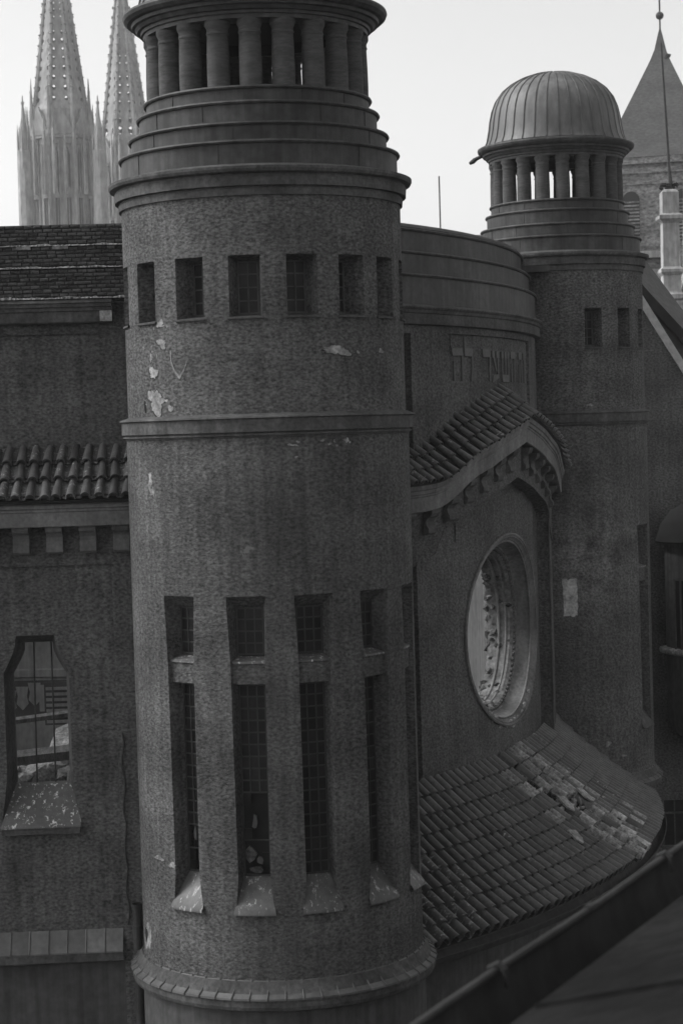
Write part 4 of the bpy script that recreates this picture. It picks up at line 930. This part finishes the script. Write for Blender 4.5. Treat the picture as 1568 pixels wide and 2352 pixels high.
m.build('crest_ornament', 'dark', pn)
gw = thing('church_gable_wall', 'rough stone gable wall behind the pinnacle at the right edge', 'wall', (11.4, 72, 0))
m = MB(); pts = [(.2, -6), (6, -6), (6, 9), (1.6, 9), (1.5, 5.6), (.95, 3.6), (.2, 2.2)]; n = len(pts)
m.add([(x, 0, Z(z)) for x, z in pts]+[(x, 1, Z(z)) for x, z in pts], [tuple(range(n))]+[(i, (i+1) % n, n+(i+1) % n, n+i) for i in range(n)]); m.build('gable_face', 'church', gw)
aw = thing('church_aisle', 'low stone church aisle wall between dome tower and pinnacle', 'wall', (9.5, 90, 0))
m = MB(); m.box((-1, 0, 0), (6, 4, Z(7.4))); m.build('aisle_wall', 'church', aw)
m = MB(); m.box((-1.1, -.3, Z(7.4)), (6.1, 4, Z(7.7))); m.box((3.0, -.1, Z(5.0)), (6, .0, Z(6.9))); m.build('aisle_coping', 'stone', aw)

# cathedral spires
def spire(label, X, Y, rz=0.0, seed=1):
    root = thing('cathedral_tower', label, 'tower', (X, Y, 0), atan2(-X, Y)+rz, 'openwork spires of the cathedral')
    ZB, ZA, HB = 55.0, 88.6, 4.15
    R8 = lambda z: HB*(ZA-z)/(ZA-ZB)/cos(pi/8)
    # ribs
    for k in range(8):
        a = rad(22.5+45*k); m = MB()
        m.tube([(R8(z)*sin(a), -R8(z)*cos(a), Z(z)) for z in (ZB, 62, 70, 78, ZA-.4)], [.42, .36, .3, .24, .14], 6); m.build('spire_rib', 'limestone', root)
        for q in range(17):
            z = ZB+1+1.75*q; rr_ = R8(z)+.42; m = MB(); m.tube([(rr_*sin(a)-.3*sin(a), -rr_*cos(a)+.3*cos(a), Z(z)), (rr_*sin(a), -rr_*cos(a), Z(z+.35))], [.12, .2], 4); m.build('crocket', 'limestone', root)
    # eight openwork faces, each cut by two columns of openings
    zs = []; z = ZB; rr = random.Random(seed)
    while z < ZA-5:
        h = max(.8, 1.5*(ZA-z)/(ZA-ZB)+.35); zs.append((z, h)); z += h
    hs = [rr.uniform(.55, 1.08) for _ in zs]
    for k in range(8):
        a = rad(45*k); m = MB(); n = Vector((sin(a), -cos(a), 0)); t = Vector((cos(a), sin(a), 0))
        def Q(u, z, d=0):
            ap = HB*(ZA-z)/(ZA-ZB); hw_ = ap*tan(pi/8); p = n*(ap-d)+t*u*hw_; return (p.x, p.y, Z(z))
        for i, (z, h) in enumerate(zs):
            big = i % 3 == 0
            lo, hi = z+h*(.10 if big else .2), z+h*(.90 if big else .8)
            cu = .62; wu = (.33 if big else .24)*hs[i]; lo, hi = (lo+hi)/2-(hi-lo)/2*hs[i], (lo+hi)/2+(hi-lo)/2*hs[i]
            U = [-1, -cu-wu, -cu+wu, cu-wu, cu+wu, 1]; ZZ = [z, lo, hi, z+h]
            for r_ in range(3):
                for c_ in range(5):
                    if r_ == 1 and c_ in (1, 3):         # octagonal hole in the cell
                        u0, u1 = U[c_], U[c_+1]; z0, z1 = ZZ[1], ZZ[2]; uc, zc_ = (u0+u1)/2, (z0+z1)/2
                        cor = [(u0, z0), (uc, z0), (u1, z0), (u1, zc_), (u1, z1), (uc, z1), (u0, z1), (u0, zc_)]
                        ell = [(uc+(u1-u0)*.46*cos(rad(225+45*q)), zc_+(z1-z0)*.46*sin(rad(225+45*q))) for q in range(8)]
                        for q in range(8):
                            w_ = (q+1) % 8; m.quad(Q(*cor[q]), Q(*cor[w_]), Q(*ell[w_]), Q(*ell[q])); m.quad(Q(*ell[q]), Q(*ell[w_]), Q(*ell[w_], .25), Q(*ell[q], .25))
                        continue
                    m.quad(Q(U[c_], ZZ[r_]), Q(U[c_+1], ZZ[r_]), Q(U[c_+1], ZZ[r_+1]), Q(U[c_], ZZ[r_+1]))
        zt = zs[-1][0]+zs[-1][1]; m.add([Q(-1, zt), Q(1, zt), Q(0, ZA)], [(0, 1, 2)])
        m.build('openwork_panel', 'limestone', root)
    # octagon stage and square shaft
    def oct_(r, z): return [(r*sin(rad(22.5+45*k)), -r*cos(rad(22.5+45*k)), Z(z)) for k in range(8)]
    m = MB(); m.grid([oct_(r, z) for r, z in ((5.3, 30), (5.3, 49.5), (5.6, 50), (5.6, 50.6), (5.0, 51), (4.9, 54.2), (4.75, 54.6), (4.55, 55.2))], True); m.build('octagon_stage', 'limestone', root)
    for k in range(8):
        a = rad(45*k); n = Vector((sin(a), -cos(a), 0)); t = Vector((cos(a), sin(a), 0))
        for u in (-.9, .9):
            m = MB(); ap = 5.3*cos(pi/8)
            pts = [(-.42, 35), (.42, 35), (.42, 46.5), (0, 48), (-.42, 46.5)]
            m.add([tuple(n*(ap+.03)+t*(u+x))[:2]+(Z(z),) for x, z in pts], [(0, 1, 2, 3, 4)]); m.build('lancet_window', 'slate', root)
            m = MB(); p = n*(ap+.06)+t*u; m.tube([(p.x, p.y, Z(35)), (p.x, p.y, Z(47.5))], .07, 4); m.build('tracery_bar', 'limestone', root)
        a2 = rad(22.5+45*k); m = MB(); p = Vector((5.45*sin(a2), -5.45*cos(a2), 0)); m.tube([(p.x, p.y, Z(30)), (p.x, p.y, Z(50))], .38, 6); m.build('shaft_rib', 'limestone', root)
        # gablet over each side
        m = MB(); q = lambda u, z, d=0: tuple(n*(5.2-d)+t*u)[:2]+(Z(z),)
        m.add([q(-1.9, 50.6), q(1.9, 50.6), q(0, 54.6), q(-1.9, 50.6, .4), q(1.9, 50.6, .4), q(0, 54.6, .4)], [(0, 1, 2), (5, 4, 3), (0, 3, 4, 1), (1, 4, 5, 2), (2, 5, 3, 0)]); m.build('gablet', 'limestone', root)
    for z, r_ in ((49.3, 5.65),):
        m = MB(); m.grid([oct_(r_, z), oct_(r_+.14, z+.12), oct_(r_+.14, z+.34), oct_(r_, z+.45)], True); m.build('string_course', 'limestone', root)
    for k in range(8):                              # thin colonnettes with gablets on every side
        a = rad(45*k); n = Vector((sin(a), -cos(a), 0)); t = Vector((cos(a), sin(a), 0)); ap = 5.3*cos(pi/8)
        for q, u in enumerate((-1.75, -.45, .45, 1.75)):
            m = MB(); p = n*(ap+.12)+t*u; m.tube([(p.x, p.y, Z(31)), (p.x, p.y, Z(48+(q % 2)*1.2)), (p.x, p.y, Z(50.5+(q % 2)*1.5))], [.16, .13, .02], 5); m.build('colonnette', 'limestone', root)
        for u in (-1.1, 1.1):
            for z in (39.5, 48.4):
                m = MB(); q = lambda x, zz, d=0: tuple(n*(ap+.3-d)+t*(u+x))[:2]+(Z(zz),)
                m.add([q(-.6, z), q(.6, z), q(0, z+1.9), q(-.6, z, .3), q(.6, z, .3), q(0, z+1.9, .3)], [(0, 1, 2), (5, 4, 3), (0, 3, 4, 1), (1, 4, 5, 2), (2, 5, 3, 0)]); m.build('small_gablet', 'limestone', root)
    hw = 6.9; m = MB(); m.box((-hw, -hw, 0), (hw, hw, Z(34))); m.box((-hw-.3, -hw-.3, Z(33.8)), (hw+.3, hw+.3, Z(34.6))); m.build('square_shaft', 'limestone', root)
    # corner turrets and pinnacles
    for sx in (-1, 1):
        for sy in (-1, 1):
            tx, ty = sx*6.1, sy*6.1
            m = MB(); m.tube([(tx, ty, Z(30)), (tx, ty, Z(47)), (tx, ty, Z(47.2)), (tx, ty, Z(50.2))], [1.25, 1.15, .9, .8], 8); m.build('corner_turret', 'limestone', root)
            for q in range(6):
                a = rad(60*q+15); m = MB(); px, py = tx+1.0*sin(a), ty+1.0*cos(a)
                m.tube([(px, py, Z(44)), (px, py, Z(49)), (px, py, Z(51.2))], [.2, .17, .03], 5); m.build('small_pinnacle', 'limestone', root)
            m = MB(); m.tube([(tx, ty, Z(50)), (tx, ty, Z(52.6)), (tx, ty, Z(56.0))], [.75, .3, .07], 8); m.tube([(tx, ty, Z(54.6)), (tx, ty, Z(55.0))], .28, 6); m.build('turret_spirelet', 'limestone', root)
    for k in range(8):
        a = rad(22.5+45*k); px, py = 5.15*sin(a), -5.15*cos(a)
        m = MB(); m.tube([(px, py, Z(50)), (px, py, Z(53.5)), (px, py, Z(56.6)), (px, py, Z(58.6+(k % 3)*.8))], [.42, .36, .2, .04], 6); m.tube([(px, py, Z(57.0)), (px, py, Z(57.4))], .22, 5); m.build('tall_pinnacle', 'limestone', root)
    for k in range(22):                            # cluster of smaller pinnacles round the foot of the spire
        a = rad(360/22*k+5); r_ = rr.uniform(5.3, 7.0); px, py = r_*sin(a), -r_*cos(a); zt = rr.uniform(50.5, 56.5)
        m = MB(); m.tube([(px, py, Z(40)), (px, py, Z(zt-3.2)), (px, py, Z(zt-3.0)), (px, py, Z(zt))], [.34, .30, .2, .03], 5)
        for q in range(4): m.tube([(px, py, Z(zt-2.6+q*.55)), (px, py, Z(zt-2.4+q*.55))], .26-.05*q, 5)
        m.build('small_pinnacle', 'limestone', root)
    return root
spire('hazy grey cathedral spire with pierced stonework at the far left', -44.9, 330, 0, 1)
spire('second hazy cathedral spire half hidden behind the near tower', -37.9, 366, 0, 2)
m = MB(); m.box((-54, 345, 0), (-20, 372, Z(34))); nv = m.build('cathedral_nave', 'limestone'); tag(nv, 'hazy cathedral body behind the two spires', 'church')

# ================================================================== haze
hm = bpy.data.materials.new('haze'); hm.use_nodes = True; hn = hm.node_tree; hn.nodes.clear()
ho = hn.nodes.new('ShaderNodeOutputMaterial'); pv = hn.nodes.new('ShaderNodeVolumePrincipled')
pv.inputs['Color'].default_value = (.95, .95, .95, 1); pv.inputs['Density'].default_value = .0004
hn.links.new(pv.outputs[0], ho.inputs['Volume'])
m = MB(); m.box((-150, -30, -1), (150, 420, Z(95))); hz = m.build('haze', hm, kind='stuff')
